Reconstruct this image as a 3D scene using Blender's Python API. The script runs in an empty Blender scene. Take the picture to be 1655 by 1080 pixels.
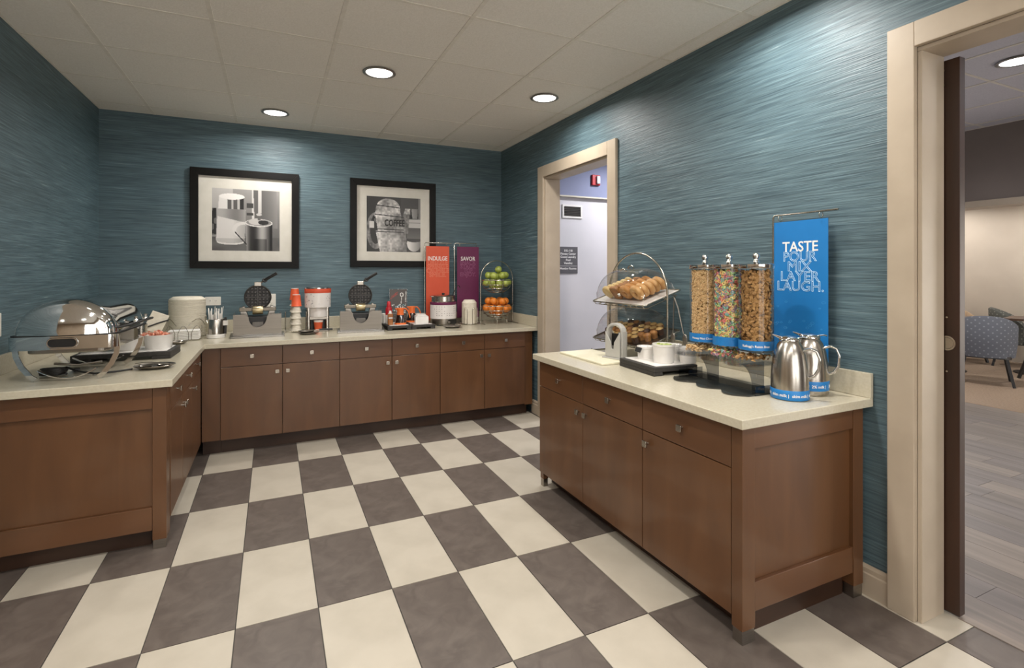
import bpy, math, random
import numpy as np
from mathutils import Matrix, Vector
R = math.radians
PI = math.pi
S = bpy.context.scene
COL = S.collection

# ------------------------------------------------------------------ camera, light, exposure
cam_d = bpy.data.cameras.new('camera')
cam = bpy.data.objects.new('camera', cam_d)
COL.objects.link(cam)
cam.location = (0, 0, 1.40)
cam.rotation_euler = (R(90), 0, -0.4353)
cam_d.sensor_width = 36
cam_d.lens = 831.4 / 1655 * 36
cam_d.shift_y = (437.7 - 540) / 1655
cam_d.clip_start = 0.05
S.camera = cam
S.view_settings.view_transform = 'Standard'
S.view_settings.look = 'None'
S.view_settings.gamma = 1
S.view_settings.use_curve_mapping = False
S.view_settings.exposure = -0.55
world = bpy.data.worlds.new('world')
S.world = world
world.use_nodes = True
world.node_tree.nodes['Background'].inputs[0].default_value = (1.0, 0.965, 0.91, 1)
world.node_tree.nodes['Background'].inputs[1].default_value = 9.0

XL, XR, YB, YF, H = -1.306, 2.335, 5.31, -1.9, 2.743
C = 0.854                       # counter height
WARM = (1.0, 0.955, 0.90)
COOL = (0.94, 0.945, 1.0)
#            x      y     watt colour
DOWN = [(0.654, 3.536, 24, 'round recessed light in the middle of the breakfast room ceiling'), (0.02, 4.807, 22, 'round recessed light over the waffle iron beside the stir sticks'),
        (1.912, 3.513, 22, 'round recessed light in front of the hallway doorway'), (1.912, 1.70, 27, 'round recessed light above the milk jugs'),
        (0.654, 1.70, 24, None), (-0.62, 1.70, 24, None), (0.654, -0.3, 24, None), (-0.62, -0.3, 24, None), (1.912, -0.3, 20, None),
        (-2.4, 1.5, 32, None), (-2.4, -0.3, 32, None)]  # entries without a label are unseen lights added to fill the room
DOWN_DINING = [(4.317, 1.618, 34, 'round recessed light in the dining room ceiling past the sliding door'), (4.317, 3.2, 26, None), (4.317, -0.3, 30, None)]
DOWN_SEAT = [(7.4, 3.4, 34), (9.7, 3.3, 22), (9.7, 4.6, 22)]
DOWN_HALL = [(3.6, 4.35, 31), (5.0, 4.35, 27)]

# ------------------------------------------------------------------ materials
MATS = {}
def nt(name):
    m = bpy.data.materials.new(name); m.use_nodes = True
    t = m.node_tree
    return m, t, t.nodes['Principled BSDF']
def rgb(h):
    h = h.lstrip('#'); v = [int(h[i:i+2], 16) / 255 for i in (0, 2, 4)]
    return tuple(c / 12.92 if c <= .04045 else ((c + .055) / 1.055) ** 2.4 for c in v)
def pm(name, c, rough=.5, metal=0, c2=None, scale=(12, 12, 12), bump=0, coat=0, detail=3, dist=0, spec=.5, emit=0, lo=.35, hi=.65, tw=0, bscale=None):
    """procedural principled material: colour varied by stretched noise in object space"""
    if name in MATS: return MATS[name]
    if isinstance(c, str): c = rgb(c)
    if isinstance(c2, str): c2 = rgb(c2)
    m, t, b = nt(name)
    N, L = t.nodes, t.links
    b.inputs['Roughness'].default_value = rough
    b.inputs['Metallic'].default_value = metal
    b.inputs['Specular IOR Level'].default_value = spec
    b.inputs['Coat Weight'].default_value = coat
    b.inputs['Coat Roughness'].default_value = .08
    b.inputs['Transmission Weight'].default_value = tw
    tc = N.new('ShaderNodeTexCoord'); mp = N.new('ShaderNodeMapping'); nz = N.new('ShaderNodeTexNoise')
    mp.inputs['Scale'].default_value = scale
    nz.inputs['Scale'].default_value = 1.0; nz.inputs['Detail'].default_value = detail; nz.inputs['Distortion'].default_value = dist
    L.new(tc.outputs['Object'], mp.inputs[0]); L.new(mp.outputs[0], nz.inputs[0])
    rp = N.new('ShaderNodeValToRGB')
    if c2 is None: c2 = tuple(x * .9 for x in c)
    rp.color_ramp.elements[0].position = lo; rp.color_ramp.elements[1].position = hi
    rp.color_ramp.elements[0].color = (*c2, 1); rp.color_ramp.elements[1].color = (*c, 1)
    L.new(nz.outputs[0], rp.inputs[0]); L.new(rp.outputs[0], b.inputs['Base Color'])
    if bump:
        bp = N.new('ShaderNodeBump'); bp.inputs['Strength'].default_value = bump; bp.inputs['Distance'].default_value = .004
        L.new(nz.outputs[0], bp.inputs['Height']); L.new(bp.outputs[0], b.inputs['Normal'])
    if emit:
        L.new(rp.outputs[0], b.inputs['Emission Color']); b.inputs['Emission Strength'].default_value = emit
    MATS[name] = m
    return m
def clear(name, tint=(1, 1, 1), ior=1.45, rough=.03, base=.02):
    """thin clear plastic or glass: see-through, mirrors more at grazing angles"""
    if name in MATS: return MATS[name]
    m = bpy.data.materials.new(name); m.use_nodes = True
    t = m.node_tree; N, L = t.nodes, t.links
    N.remove(N['Principled BSDF'])
    tr = N.new('ShaderNodeBsdfTransparent'); tr.inputs[0].default_value = (*tint, 1)
    gl = N.new('ShaderNodeBsdfGlossy'); gl.inputs['Roughness'].default_value = rough
    fr = N.new('ShaderNodeLayerWeight'); fr.inputs[0].default_value = .5
    pw = N.new('ShaderNodeMath'); pw.operation = 'POWER'; pw.inputs[1].default_value = 3
    ml = N.new('ShaderNodeMath'); ml.operation = 'MULTIPLY'; ml.inputs[1].default_value = .6
    ad = N.new('ShaderNodeMath'); ad.operation = 'ADD'; ad.inputs[1].default_value = base; ad.use_clamp = True
    L.new(fr.outputs['Facing'], pw.inputs[0]); L.new(pw.outputs[0], ml.inputs[0])
    mx = N.new('ShaderNodeMixShader')
    L.new(ml.outputs[0], ad.inputs[0]); L.new(ad.outputs[0], mx.inputs[0])
    L.new(tr.outputs[0], mx.inputs[1]); L.new(gl.outputs[0], mx.inputs[2])
    L.new(mx.outputs[0], N['Material Output'].inputs[0])
    MATS[name] = m
    return m
def attr_mat(name, rough=.5, coat=0):
    if name in MATS: return MATS[name]
    m, t, b = nt(name)
    a = t.nodes.new('ShaderNodeVertexColor'); a.layer_name = 'Col'
    t.links.new(a.outputs[0], b.inputs['Base Color'])
    b.inputs['Roughness'].default_value = rough; b.inputs['Coat Weight'].default_value = coat
    MATS[name] = m
    return m
def wallpaper(name, c1, c2, c3):
    """woven horizontal-slub wall covering with faint drop seams"""
    m, t, b = nt(name); N, L = t.nodes, t.links
    tc = N.new('ShaderNodeTexCoord')
    def noise(sc, det, dist=0):
        mp = N.new('ShaderNodeMapping'); mp.inputs['Scale'].default_value = sc
        nz = N.new('ShaderNodeTexNoise'); nz.inputs['Scale'].default_value = 1; nz.inputs['Detail'].default_value = det
        nz.inputs['Distortion'].default_value = dist
        L.new(tc.outputs['Object'], mp.inputs[0]); L.new(mp.outputs[0], nz.inputs[0]); return nz
    n1 = noise((3.0, 3.0, 95), 3, .3); n2 = noise((7, 7, 260), 2, .2); n3 = noise((.9, .9, 5), 2)
    r1 = N.new('ShaderNodeValToRGB'); e = r1.color_ramp.elements
    e[0].position = .33; e[0].color = (*rgb(c1), 1); e[1].position = .68; e[1].color = (*rgb(c2), 1)
    k = e.new(.80); k.color = (*rgb(c3), 1)
    L.new(n1.outputs[0], r1.inputs[0])
    mx = N.new('ShaderNodeMix'); mx.data_type = 'RGBA'; mx.blend_type = 'OVERLAY'; mx.inputs[0].default_value = .55
    L.new(r1.outputs[0], mx.inputs[6]); L.new(n2.outputs[0], mx.inputs[7])
    mx2 = N.new('ShaderNodeMix'); mx2.data_type = 'RGBA'; mx2.blend_type = 'OVERLAY'; mx2.inputs[0].default_value = .3
    L.new(mx.outputs[2], mx2.inputs[6]); L.new(n3.outputs[0], mx2.inputs[7])
    L.new(mx2.outputs[2], b.inputs['Base Color'])
    b.inputs['Roughness'].default_value = .48; b.inputs['Specular IOR Level'].default_value = .45
    ad = N.new('ShaderNodeMath'); ad.operation = 'ADD'; L.new(n1.outputs[0], ad.inputs[0]); L.new(n2.outputs[0], ad.inputs[1])
    bp = N.new('ShaderNodeBump'); bp.inputs['Strength'].default_value = .55; bp.inputs['Distance'].default_value = .003
    L.new(ad.outputs[0], bp.inputs['Height']); L.new(bp.outputs[0], b.inputs['Normal'])
    return m
M_WALL = wallpaper('teal_grasscloth', '#445861', '#5f757c', '#96a6aa')
M_CEIL = pm('ceiling_tile', '#e4e0d9', .9, c2='#dcd8d0', scale=(120, 120, 120), bump=.25)
M_TBAR = pm('ceiling_grid_metal', '#dcd7cd', .6, scale=(20, 20, 20))
M_TILE_L = pm('floor_tile_cream', '#b9b1a2', .38, c2='#aea697', scale=(5, 5, 5), bump=.05, detail=6, lo=.3, hi=.6)
M_TILE_D = pm('floor_tile_taupe', '#645b54', .42, c2='#554c46', scale=(9, 9, 9), bump=.22, detail=8, dist=1.2)
M_GROUT = pm('grout_dark', '#4c4843', .8, scale=(40, 40, 40))
M_TRIM = pm('trim_paint', '#b3a592', .42, c2='#ac9e8b', scale=(6, 6, 6))
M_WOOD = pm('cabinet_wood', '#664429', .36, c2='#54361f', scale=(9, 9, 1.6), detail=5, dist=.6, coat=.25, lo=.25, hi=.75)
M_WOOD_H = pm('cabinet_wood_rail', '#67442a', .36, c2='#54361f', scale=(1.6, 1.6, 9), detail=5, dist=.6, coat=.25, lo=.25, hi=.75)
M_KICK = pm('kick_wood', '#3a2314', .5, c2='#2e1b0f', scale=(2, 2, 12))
M_STONE = pm('quartz_cream', '#c3bca8', .22, c2='#bcb49f', scale=(90, 90, 90), detail=4, coat=.15)
M_CHROME = pm('chrome', '#dcdcda', .06, 1, scale=(3, 3, 3))
M_STEEL = pm('brushed_steel', '#a19b92', .32, 1, c2='#98928a', scale=(2, 2, 120))
M_STEELV = pm('brushed_steel_round', '#bdb8b0', .25, 1, c2='#a8a39b', scale=(60, 60, 1.5))
M_NICKEL = pm('satin_nickel', '#b5aea3', .25, 1)
M_WIRE = pm('wire_chrome', '#c2bdb0', .2, 1)
M_BLACK = pm('black_plastic', '#1b1a19', .42, c2='#141313')
M_BLACKF = pm('black_frame', '#110f0d', .5, c2='#0c0b0a', spec=.2)
M_IRON = pm('cast_grid', '#1c1a19', .5, c2='#121110', scale=(40, 40, 40), bump=.1)
M_TRAY = pm('charcoal_tray', '#33302d', .6, c2='#292724', scale=(60, 60, 60), bump=.1)
M_WHITE = pm('white_ceramic', '#e6e3de', .3, c2='#dedad4', coat=.2)
M_FOAM = pm('foam_cream', '#e3dccb', .7, c2='#d9d1bf', scale=(30, 30, 60))
M_FOAM2 = pm('foam_shade', '#cfc6b2', .75, c2='#c2b9a5', scale=(30, 30, 160))
M_PAPER = pm('paper_white', '#ece9e4', .8, c2='#dfdbd5')
M_PLATEW = pm('outlet_plastic', '#e4e0d6', .4)
M_MATB = pm('picture_mat', '#e2ded4', .8, c2='#dcd8cd')
M_ORANGE = pm('orange_plastic', '#e8763a', .4, c2='#dd6a30')
M_CORAL = pm('coral_print', '#d9593a', .5, c2='#d05133', scale=(4, 4, 4))
M_PURPLE = pm('plum_print', '#6e2450', .5, c2='#642048', scale=(4, 4, 4))
M_BLUE = pm('blue_print', '#1d7ac0', .45, c2='#1a72b6', scale=(4, 4, 4))
M_BLUEL = pm('blue_print_pale', '#3f9ad6', .45)
M_INK = pm('white_ink', '#f1eeea', .6)
M_INKO = pm('coral_outline_ink', '#eb9a80', .6)
M_INKP = pm('plum_outline_ink', '#a56a8c', .6)
M_INKB = pm('blue_outline_ink', '#bcdcf0', .6)
M_RED = pm('red_plastic', '#b3202a', .35)
M_SYRUP = pm('dark_syrup', '#1d0d08', .12, coat=.5)
M_CARAMEL = pm('caramel_bottle', '#a86e3c', .25, c2='#8f5527', coat=.4)
M_CLEAR = clear('clear_acrylic', (.94, .945, .955), base=.035)
M_CLEARG = clear('grey_acrylic', (.62, .63, .65), base=.05)
M_TUBE = clear('tube_acrylic', (.985, .985, .985), base=.025)
M_DOME = clear('dome_acrylic', (.90, .90, .90), base=.05)
M_GLASS = clear('picture_glass', (.985, .985, .985), base=.0)

# ------------------------------------------------------------------ mesh helpers
class MB:
    def __init__(s): s.v = []; s.f = []; s.c = None
    def add(s, vs, fs, M=None):
        o = len(s.v)
        if M is not None: vs = [tuple(M @ Vector(p)) for p in vs]
        s.v.extend(tuple(p) for p in vs); s.f.extend([tuple(i + o for i in f) for f in fs]); return s
    def box(s, x0, x1, y0, y1, z0, z1, M=None):
        x0, x1 = min(x0, x1), max(x0, x1); y0, y1 = min(y0, y1), max(y0, y1); z0, z1 = min(z0, z1), max(z0, z1)
        return s.add([(x0, y0, z0), (x1, y0, z0), (x1, y1, z0), (x0, y1, z0), (x0, y0, z1), (x1, y0, z1), (x1, y1, z1), (x0, y1, z1)],
                     [(0, 3, 2, 1), (4, 5, 6, 7), (0, 1, 5, 4), (1, 2, 6, 5), (2, 3, 7, 6), (3, 0, 4, 7)], M)
    def lathe(s, prof, n=28, c=(0, 0, 0), M=None, a0=0, a1=None, sx=1, sy=1, caps=True):
        full = a1 is None; a1 = 2 * PI if full else a1
        k = n if full else n + 1; vs = []; fs = []
        for (r, z) in prof:
            for i in range(k):
                a = a0 + (a1 - a0) * i / n
                vs.append((c[0] + r * math.cos(a) * sx, c[1] + r * math.sin(a) * sy, c[2] + z))
        for j in range(len(prof) - 1):
            for i in range(n):
                i2 = (i + 1) % k if full else i + 1
                fs.append((j * k + i, j * k + i2, (j + 1) * k + i2, (j + 1) * k + i))
        if full and caps:
            if prof[0][0] > 1e-6: fs.append(tuple(range(k - 1, -1, -1)))
            if prof[-1][0] > 1e-6: fs.append(tuple((len(prof) - 1) * k + i for i in range(k)))
        return s.add(vs, fs, M)
    def cyl(s, r, z0, z1, n=24, c=(0, 0, 0), M=None): return s.lathe([(r, z0), (r, z1)], n, c, M)
    def sphere(s, c, r, n=16, m=10, sc=(1, 1, 1), M=None):
        prof = [(max(1e-7, math.sin(PI * j / m)) * r, -math.cos(PI * j / m) * r) for j in range(m + 1)]
        T = Matrix.Translation(c) @ Matrix.Diagonal((*sc, 1))
        return s.lathe(prof, n, M=(M @ T) if M is not None else T)
    def torus(s, c, R0, r, n=24, m=8, M=None, sz=1):
        vs = []; fs = []
        for i in range(n):
            a = 2 * PI * i / n
            for j in range(m):
                b = 2 * PI * j / m; q = R0 + r * math.cos(b)
                vs.append((c[0] + q * math.cos(a), c[1] + q * math.sin(a), c[2] + r * math.sin(b) * sz))
        for i in range(n):
            for j in range(m):
                fs.append((i * m + j, ((i + 1) % n) * m + j, ((i + 1) % n) * m + (j + 1) % m, i * m + (j + 1) % m))
        return s.add(vs, fs, M)
    def tube(s, pts, r, n=8, closed=False, M=None, flat=None):
        """sweep a round (or flat=(w,h) strap) section along points"""
        P = [Vector(p) for p in pts]; k = len(P); vs = []; fs = []; up = None
        for i in range(k):
            if closed: t = P[(i + 1) % k] - P[i - 1]
            else: t = P[min(i + 1, k - 1)] - P[max(i - 1, 0)]
            t.normalize()
            if up is None:
                up = Vector((0, 0, 1)) if abs(t.z) < .9 else Vector((0, 1, 0))
            a = t.cross(up)
            if a.length < 1e-5: a = t.cross(Vector((1, 0, 0)))
            a.normalize(); b = a.cross(t).normalized(); up = b
            for j in range(n):
                q = 2 * PI * j / n + (PI / 4 if n == 4 else 0)
                ra, rb = (r, r) if flat is None else flat
                vs.append(P[i] + a * math.cos(q) * ra + b * math.sin(q) * rb)
        for i in range(k if closed else k - 1):
            i2 = (i + 1) % k
            for j in range(n): fs.append((i * n + j, i * n + (j + 1) % n, i2 * n + (j + 1) % n, i2 * n + j))
        if not closed: fs.append(tuple(range(n - 1, -1, -1))); fs.append(tuple((k - 1) * n + j for j in range(n)))
        return s.add(vs, fs, M)
    def prism(s, poly, a0, a1, plane='xy', M=None):
        def P(u, v, w): return (u, v, w) if plane == 'xy' else (u, w, v) if plane == 'xz' else (w, u, v)
        n = len(poly)
        vs = [P(u, v, a0) for u, v in poly] + [P(u, v, a1) for u, v in poly]
        fs = [tuple(range(n - 1, -1, -1)), tuple(range(n, 2 * n))] + [(i, (i + 1) % n, n + (i + 1) % n, n + i) for i in range(n)]
        return s.add(vs, fs, M)
    def build(s, name, mat, parent=None, bev=0, smooth=None, seg=2):
        me = bpy.data.meshes.new(name); me.from_pydata(s.v, [], s.f)
        me.validate()
        import bmesh
        bm = bmesh.new(); bm.from_mesh(me); bmesh.ops.recalc_face_normals(bm, faces=bm.faces); bm.to_mesh(me); bm.free()
        me.materials.append(mat)
        if smooth:
            me.polygons.foreach_set('use_smooth', [True] * len(me.polygons)); me.set_sharp_from_angle(angle=R(smooth))
        me.update()
        o = bpy.data.objects.new(name, me); COL.objects.link(o)
        if parent: o.parent = parent
        if bev:
            b = o.modifiers.new('bevel', 'BEVEL'); b.width = bev; b.segments = seg; b.limit_method = 'ANGLE'
        return o
def rot(ax, deg, at=(0, 0, 0)):
    return Matrix.Translation(at) @ Matrix.Rotation(R(deg), 4, ax) @ Matrix.Translation([-q for q in at])
def TR(x, y, z, rz=0, rx=0, ry=0):
    return Matrix.Translation((x, y, z)) @ Matrix.Rotation(R(rz), 4, 'Z') @ Matrix.Rotation(R(rx), 4, 'X') @ Matrix.Rotation(R(ry), 4, 'Y')
def tag(o, label, cat, group=None, kind=None):
    o['label'] = label; o['category'] = cat
    if group: o['group'] = group
    if kind: o['kind'] = kind
    return o
def thing(name, label, cat, loc=(0, 0, 0), rz=0, group=None, kind=None):
    o = bpy.data.objects.new(name, None); o.empty_display_size = .05
    COL.objects.link(o); o.location = loc; o.rotation_euler = (0, 0, R(rz))
    return tag(o, label, cat, group, kind)
def struct(o, label, cat=None):
    o['kind'] = 'structure'; o['label'] = label
    if cat: o['category'] = cat
    return o
def copy_tree(o, parent=None):
    c = o.copy(); COL.objects.link(c); c.parent = parent
    for ch in list(o.children): copy_tree(ch, c)
    return c
def piece(name, me, parent, M):
    """one more object on shared mesh data"""
    o = bpy.data.objects.new(name, me); COL.objects.link(o); o.parent = parent; o.matrix_local = M; return o
def arc(cx, cz, rx, rz, a0, a1, n):
    return [(cx + rx * math.cos(R(a0 + (a1 - a0) * i / n)), cz + rz * math.sin(R(a0 + (a1 - a0) * i / n))) for i in range(n + 1)]
def rrect(x0, x1, y0, y1, r, n=5):
    p = []
    for cx, cy, a in ((x1 - r, y1 - r, 0), (x0 + r, y1 - r, 90), (x0 + r, y0 + r, 180), (x1 - r, y0 + r, 270)):
        p += arc(cx, cy, r, r, a, a + 90, n)
    return p
def text_mb(txt, size, M, outline=0, bold=0, align='CENTER', spacing=1.0, width=None):
    """lettering turned into mesh; M maps text space (x right, y up) into place"""
    cu = bpy.data.curves.new('t', 'FONT'); cu.body = txt; cu.size = size; cu.align_x = align; cu.space_character = spacing
    cu.resolution_u = 3
    if outline: cu.fill_mode = 'NONE'; cu.bevel_depth = outline; cu.bevel_resolution = 0
    else: cu.offset = bold; cu.extrude = .0004
    ob = bpy.data.objects.new('t', cu); COL.objects.link(ob)
    me = bpy.data.meshes.new_from_object(ob.evaluated_get(bpy.context.evaluated_depsgraph_get()))
    vs = [v.co.copy() for v in me.vertices]; fs = [tuple(p.vertices) for p in me.polygons]
    bpy.data.objects.remove(ob); bpy.data.curves.remove(cu); bpy.data.meshes.remove(me)
    if width and vs:
        x0 = min(v.x for v in vs); x1 = max(v.x for v in vs); k = width / (x1 - x0); xm = (x0 + x1) / 2
        for v in vs: v.x = (v.x - xm) * k + (0 if align == 'CENTER' else xm * k)
    m = MB(); m.add(vs, fs, M); return m
FACE_Y = Matrix.Rotation(R(90), 4, 'X')                                   # text reads looking along +Y
FACE_X = Matrix.Rotation(R(-90), 4, 'Z') @ Matrix.Rotation(R(90), 4, 'X')  # text reads looking along +X
rnd = random.Random(7)

# ================================================================== THE ROOM SHELL
fl = struct(MB().box(XL - .1, 2.52, YF, YB + .1, -.05, -.003).build('floor', M_GROUT), 'cream and taupe checkered tile floor of the breakfast room')
FX0, FSX, FY0, FSY = -.4373, .3047, 4.0897, .6045
g = .0022
for kind in (0, 1):
    base = None
    for i in range(-3, 10):
        for j in range(-2, 10):
            if (i + j) % 2 != kind: continue
            x0 = FX0 + i * FSX; y1 = FY0 - j * FSY; x1 = x0 + FSX; y0 = y1 - FSY
            cx0, cx1, cy0, cy1 = max(x0, XL), min(x1, 2.515), max(y0, YF), min(y1, YB)
            if cx1 - cx0 < .02 or cy1 - cy0 < .02: continue
            if cx0 > 2.3 and cy0 > 1.19: continue
            full = (cx1 - cx0 > FSX - .001) and (cy1 - cy0 > FSY - .001)
            mat = M_TILE_D if kind == 0 else M_TILE_L
            dx, dy = (cx1 - cx0) / 2 - g, (cy1 - cy0) / 2 - g
            if full and base: me = base
            else:
                t = MB().box(-dx, dx, -dy, dy, -.004, 0).build('floor_tile', mat, fl); me = t.data
                t.matrix_local = Matrix.Translation(((cx0 + cx1) / 2, (cy0 + cy1) / 2, 0))
                if full: base = me
                continue
            piece('floor_tile', me, fl, Matrix.Translation(((cx0 + cx1) / 2, (cy0 + cy1) / 2, 0)))

def ceiling(name, x0, x1, y0, y1, gx, gy, step, label, mat=M_CEIL):
    c = struct(MB().box(x0, x1, y0, y1, H + .012, H + .06).build(name, M_TBAR), label)
    grid = MB()
    xs = [x0] + [gx + step * k for k in range(-30, 40) if x0 + .02 < gx + step * k < x1 - .02] + [x1]
    ys = [y0] + [gy + step * k for k in range(-30, 40) if y0 + .02 < gy + step * k < y1 - .02] + [y1]
    for x in xs: grid.box(max(x0, x - .011), min(x1, x + .011), y0, y1, H, H + .012)
    for y in ys: grid.box(x0, x1, max(y0, y - .009), min(y1, y + .009), H + .001, H + .012)
    grid.build('ceiling_grid', M_TBAR, c)
    cache = {}
    for i in range(len(xs) - 1):
        for j in range(len(ys) - 1):
            dx, dy = (xs[i + 1] - xs[i]) / 2 - .010, (ys[j + 1] - ys[j]) / 2 - .009
            if dx < .01 or dy < .01: continue
            k = (round(dx, 3), round(dy, 3)); M = Matrix.Translation(((xs[i] + xs[i + 1]) / 2, (ys[j] + ys[j + 1]) / 2, H))
            if k in cache: piece('ceiling_tile', cache[k], c, M)
            else:
                t = MB().box(-dx, dx, -dy, dy, .0035, .012).build('ceiling_tile', mat, c); t.matrix_local = M; cache[k] = t.data
    return c
CST = .6293
ceiling('ceiling', XL, XR, YF, YB, -.9253, 2.559, CST, 'white lay-in tile ceiling over the breakfast counters')
ceiling('ceiling_lobby', -3.6, XL, YF, 2.5, -.9253, 2.559, CST, 'white lay-in tile ceiling of the lobby')

struct(MB().box(XL - .1, XL, 2.5, YB + .1, 0, H + .06).build('wall_left', M_WALL), 'teal grasscloth wall behind the chafing dish')
struct(MB().box(XL, XR, YB, YB + .1, 0, H + .06).build('wall_back', M_WALL), 'teal grasscloth wall with two framed pictures')
WX = 2.489
DH0, DH1, DZ = 3.253, 4.282, 2.285        # hall doorway
BD0, BD1, BZ = -1.0, 1.18, 2.292          # wide doorway
wr = MB()
wr.box(XR, WX, DH1, YB + .1, 0, H + .06); wr.box(XR, WX, DH0, DH1, DZ, H + .06); wr.box(XR, WX, BD1, DH0, 0, H + .06)
wr.box(XR, WX, BD0, BD1, BZ, H + .06); wr.box(XR, WX, YF, BD0, 0, H + .06)
struct(wr.build('wall_right', M_WALL), 'teal grasscloth wall with two cased doorways')
M_BEIGE = pm('beige_paint', '#b9a894', .7, c2='#b0a08c', scale=(3, 3, 3))
# unseen lobby side behind the camera: beige walls, windows added for fill light
LX = -3.6
wf = MB(); fill_wins = [(-.35, .85), (1.05, 2.2)]
xs_ = [LX - .1] + [q for p in fill_wins for q in p] + [WX]
for k in range(0, len(xs_), 2): wf.box(xs_[k], xs_[k + 1], YF - .1, YF, 0, H + .06)
for x0, x1 in fill_wins: wf.box(x0, x1, YF - .1, YF, 0, .45); wf.box(x0, x1, YF - .1, YF, 2.45, H + .06)
struct(wf.build('wall_front', M_BEIGE), 'beige wall with window openings added for fill light')
for k, (x0, x1) in enumerate(fill_wins):
    t = thing('window_%d' % (k + 2), 'unseen tall window with white frame added for fill light', 'window', ((x0 + x1) / 2, YF - .05, .45)); t['kind'] = 'structure'; del t['category']
    hw = (x1 - x0) / 2
    for q in (-hw, -.02, hw - .04): MB().box(q, q + .04, -.03, .03, 0, 2.0).build('stile', M_TRIM, t)
    for z in (0, .98, 1.96): MB().box(-hw + .04, hw - .04, -.028, .028, z, z + .04).build('rail', M_TRIM, t)
    for q in (-hw + .04, .02): 
        for z in (.04, 1.02): MB().box(q, q + hw - .06, -.003, .003, z, z + .94).build('pane', M_CLEAR, t)
struct(MB().box(LX, XL - .1, 2.5, 2.6, 0, H + .06).build('wall_lobby_back', M_BEIGE), 'beige lobby wall returning from the teal wall')
struct(MB().box(LX - .1, LX, YF, 2.6, 0, H + .06).build('wall_lobby_side', M_BEIGE), 'beige side wall of the lobby')
struct(MB().box(LX, XL - .1, YF, 2.5, -.05, -.001).build('floor_lobby', pm('lobby_carpet', '#6d6258', .9, c2='#5c5249', scale=(50, 50, 50))), 'brown lobby carpet')

def casing(name, y0, y1, z, w, label, far=True):
    t = thing(name, label, 'door casing', (XR, 0, 0)); t['kind'] = 'structure'; del t['category']
    a = .024
    MB().box(-a, 0, y1, y1 + w, 0, z + w).build('casing_side', M_TRIM, t, .003)
    MB().box(-a, 0, y0 - w, y0, 0, z + w).build('casing_side', M_TRIM, t, .003)
    MB().box(-a - .001, 0, y0, y1, z, z + w).build('casing_head', M_TRIM, t, .003)
    d = WX - XR
    MB().box(-.004, d, y1 - .018, y1 - .0005, 0, z - .018).build('jamb', M_TRIM, t, .002)
    MB().box(-.004, d, y0 + .0005, y0 + .018, 0, z - .018).build('jamb', M_TRIM, t, .002)
    MB().box(-.004, d, y0 + .0005, y1 - .0005, z - .018, z - .0005).build('jamb_head', M_TRIM, t, .002)
    return t
casing('trim_1', DH0, DH1, DZ, .105, 'beige painted casing around the hallway doorway')
casing('trim_2', BD0, BD1, BZ, .10, 'beige painted casing around the wide doorway to the dining room')
# sliding door slab beyond the wall
d1 = thing('door_1', 'dark brown sliding door partly drawn across the wide doorway', 'door', (WX, 0, 0), kind='structure'); del d1['category']
M_DOOR = pm('door_walnut', '#3a2114', .4, c2='#28150c', scale=(9, 9, 1.2), detail=5, dist=.5, coat=.2)
MB().box(.006, .046, 1.112, 2.15, .012, 2.26).build('slab', M_DOOR, d1, .002)
MB().lathe([(.028, 0), (.03, .002), (.024, .003), (.022, .001)], 28, M=TR(.006, 1.155, 1.105, 0, 0, -90)).build('flush_pull', M_NICKEL, d1, smooth=40)
for z in (2.22, 2.16, 1.21, .99): MB().cyl(.004, 0, .002, 10, M=TR(.006, 1.165 if z > 2 else 1.155, z, 0, 0, -90)).build('screw', M_NICKEL, d1)

def base_prof(h=.13, t=.016): return [(0, 0), (t, 0), (t, h * .72), (t * .75, h * .76), (t * .75, h * .9), (t * .3, h), (0, h)]
def baseboard(name, x, y0, y1, label):
    m = MB(); p = base_prof()
    n = len(p); vs = [(x - a, y0, b) for a, b in p] + [(x - a, y1, b) for a, b in p]
    m.add(vs, [tuple(range(n)), tuple(range(2 * n - 1, n - 1, -1))] + [(i, (i + 1) % n, n + (i + 1) % n, n + i) for i in range(n)])
    return struct(m.build(name, M_TRIM), label)
baseboard('baseboard_right', XR, BD1 + .10, DH0 - .105, 'beige baseboard along the wall behind the island counter')
baseboard('baseboard_far', XR, DH1 + .105, 4.53, 'short beige baseboard between hallway casing and corner cabinet')

# ---------------- hallway beyond the first doorway
M_HALL = pm('hall_white', '#d3d0d3', .7, c2='#cccacd', scale=(2, 2, 2))
M_HALLB = pm('hall_blue', '#8288a3', .7, c2='#7a809b', scale=(2, 2, 2))
HY = 5.0
struct(MB().box(WX, 6.4, HY, HY + .1, 0, 2.23).build('wall_hall', M_HALL), 'pale lavender hallway wall with directional sign')
hb = struct(MB().box(WX, 6.4, HY - .03, HY + .1, 2.245, H + .06).build('wall_hall_upper', M_HALLB), 'blue painted upper wall band in the hallway')
MB().box(WX, 6.4, HY - .045, HY + .1, 2.23, 2.245).build('ledge', pm('ledge_cream', '#cfc8b6', .6), hb)
struct(MB().box(WX, 6.4, 3.05, HY + .1, H + .001, H + .06).build('ceiling_hall', M_CEIL), 'plain white hallway ceiling')
struct(MB().box(2.52, 6.4, 3.05, HY + .1, -.05, -.002).build('floor_hall', pm('hall_carpet', '#6b6560', .9, c2='#57524e', scale=(80, 80, 80))), 'taupe hallway carpet')
struct(MB().box(WX, 6.4, 3.0, 3.05, 0, H + .06).build('wall_hall_side', M_HALL), 'pale partition between hallway and dining room')

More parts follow.
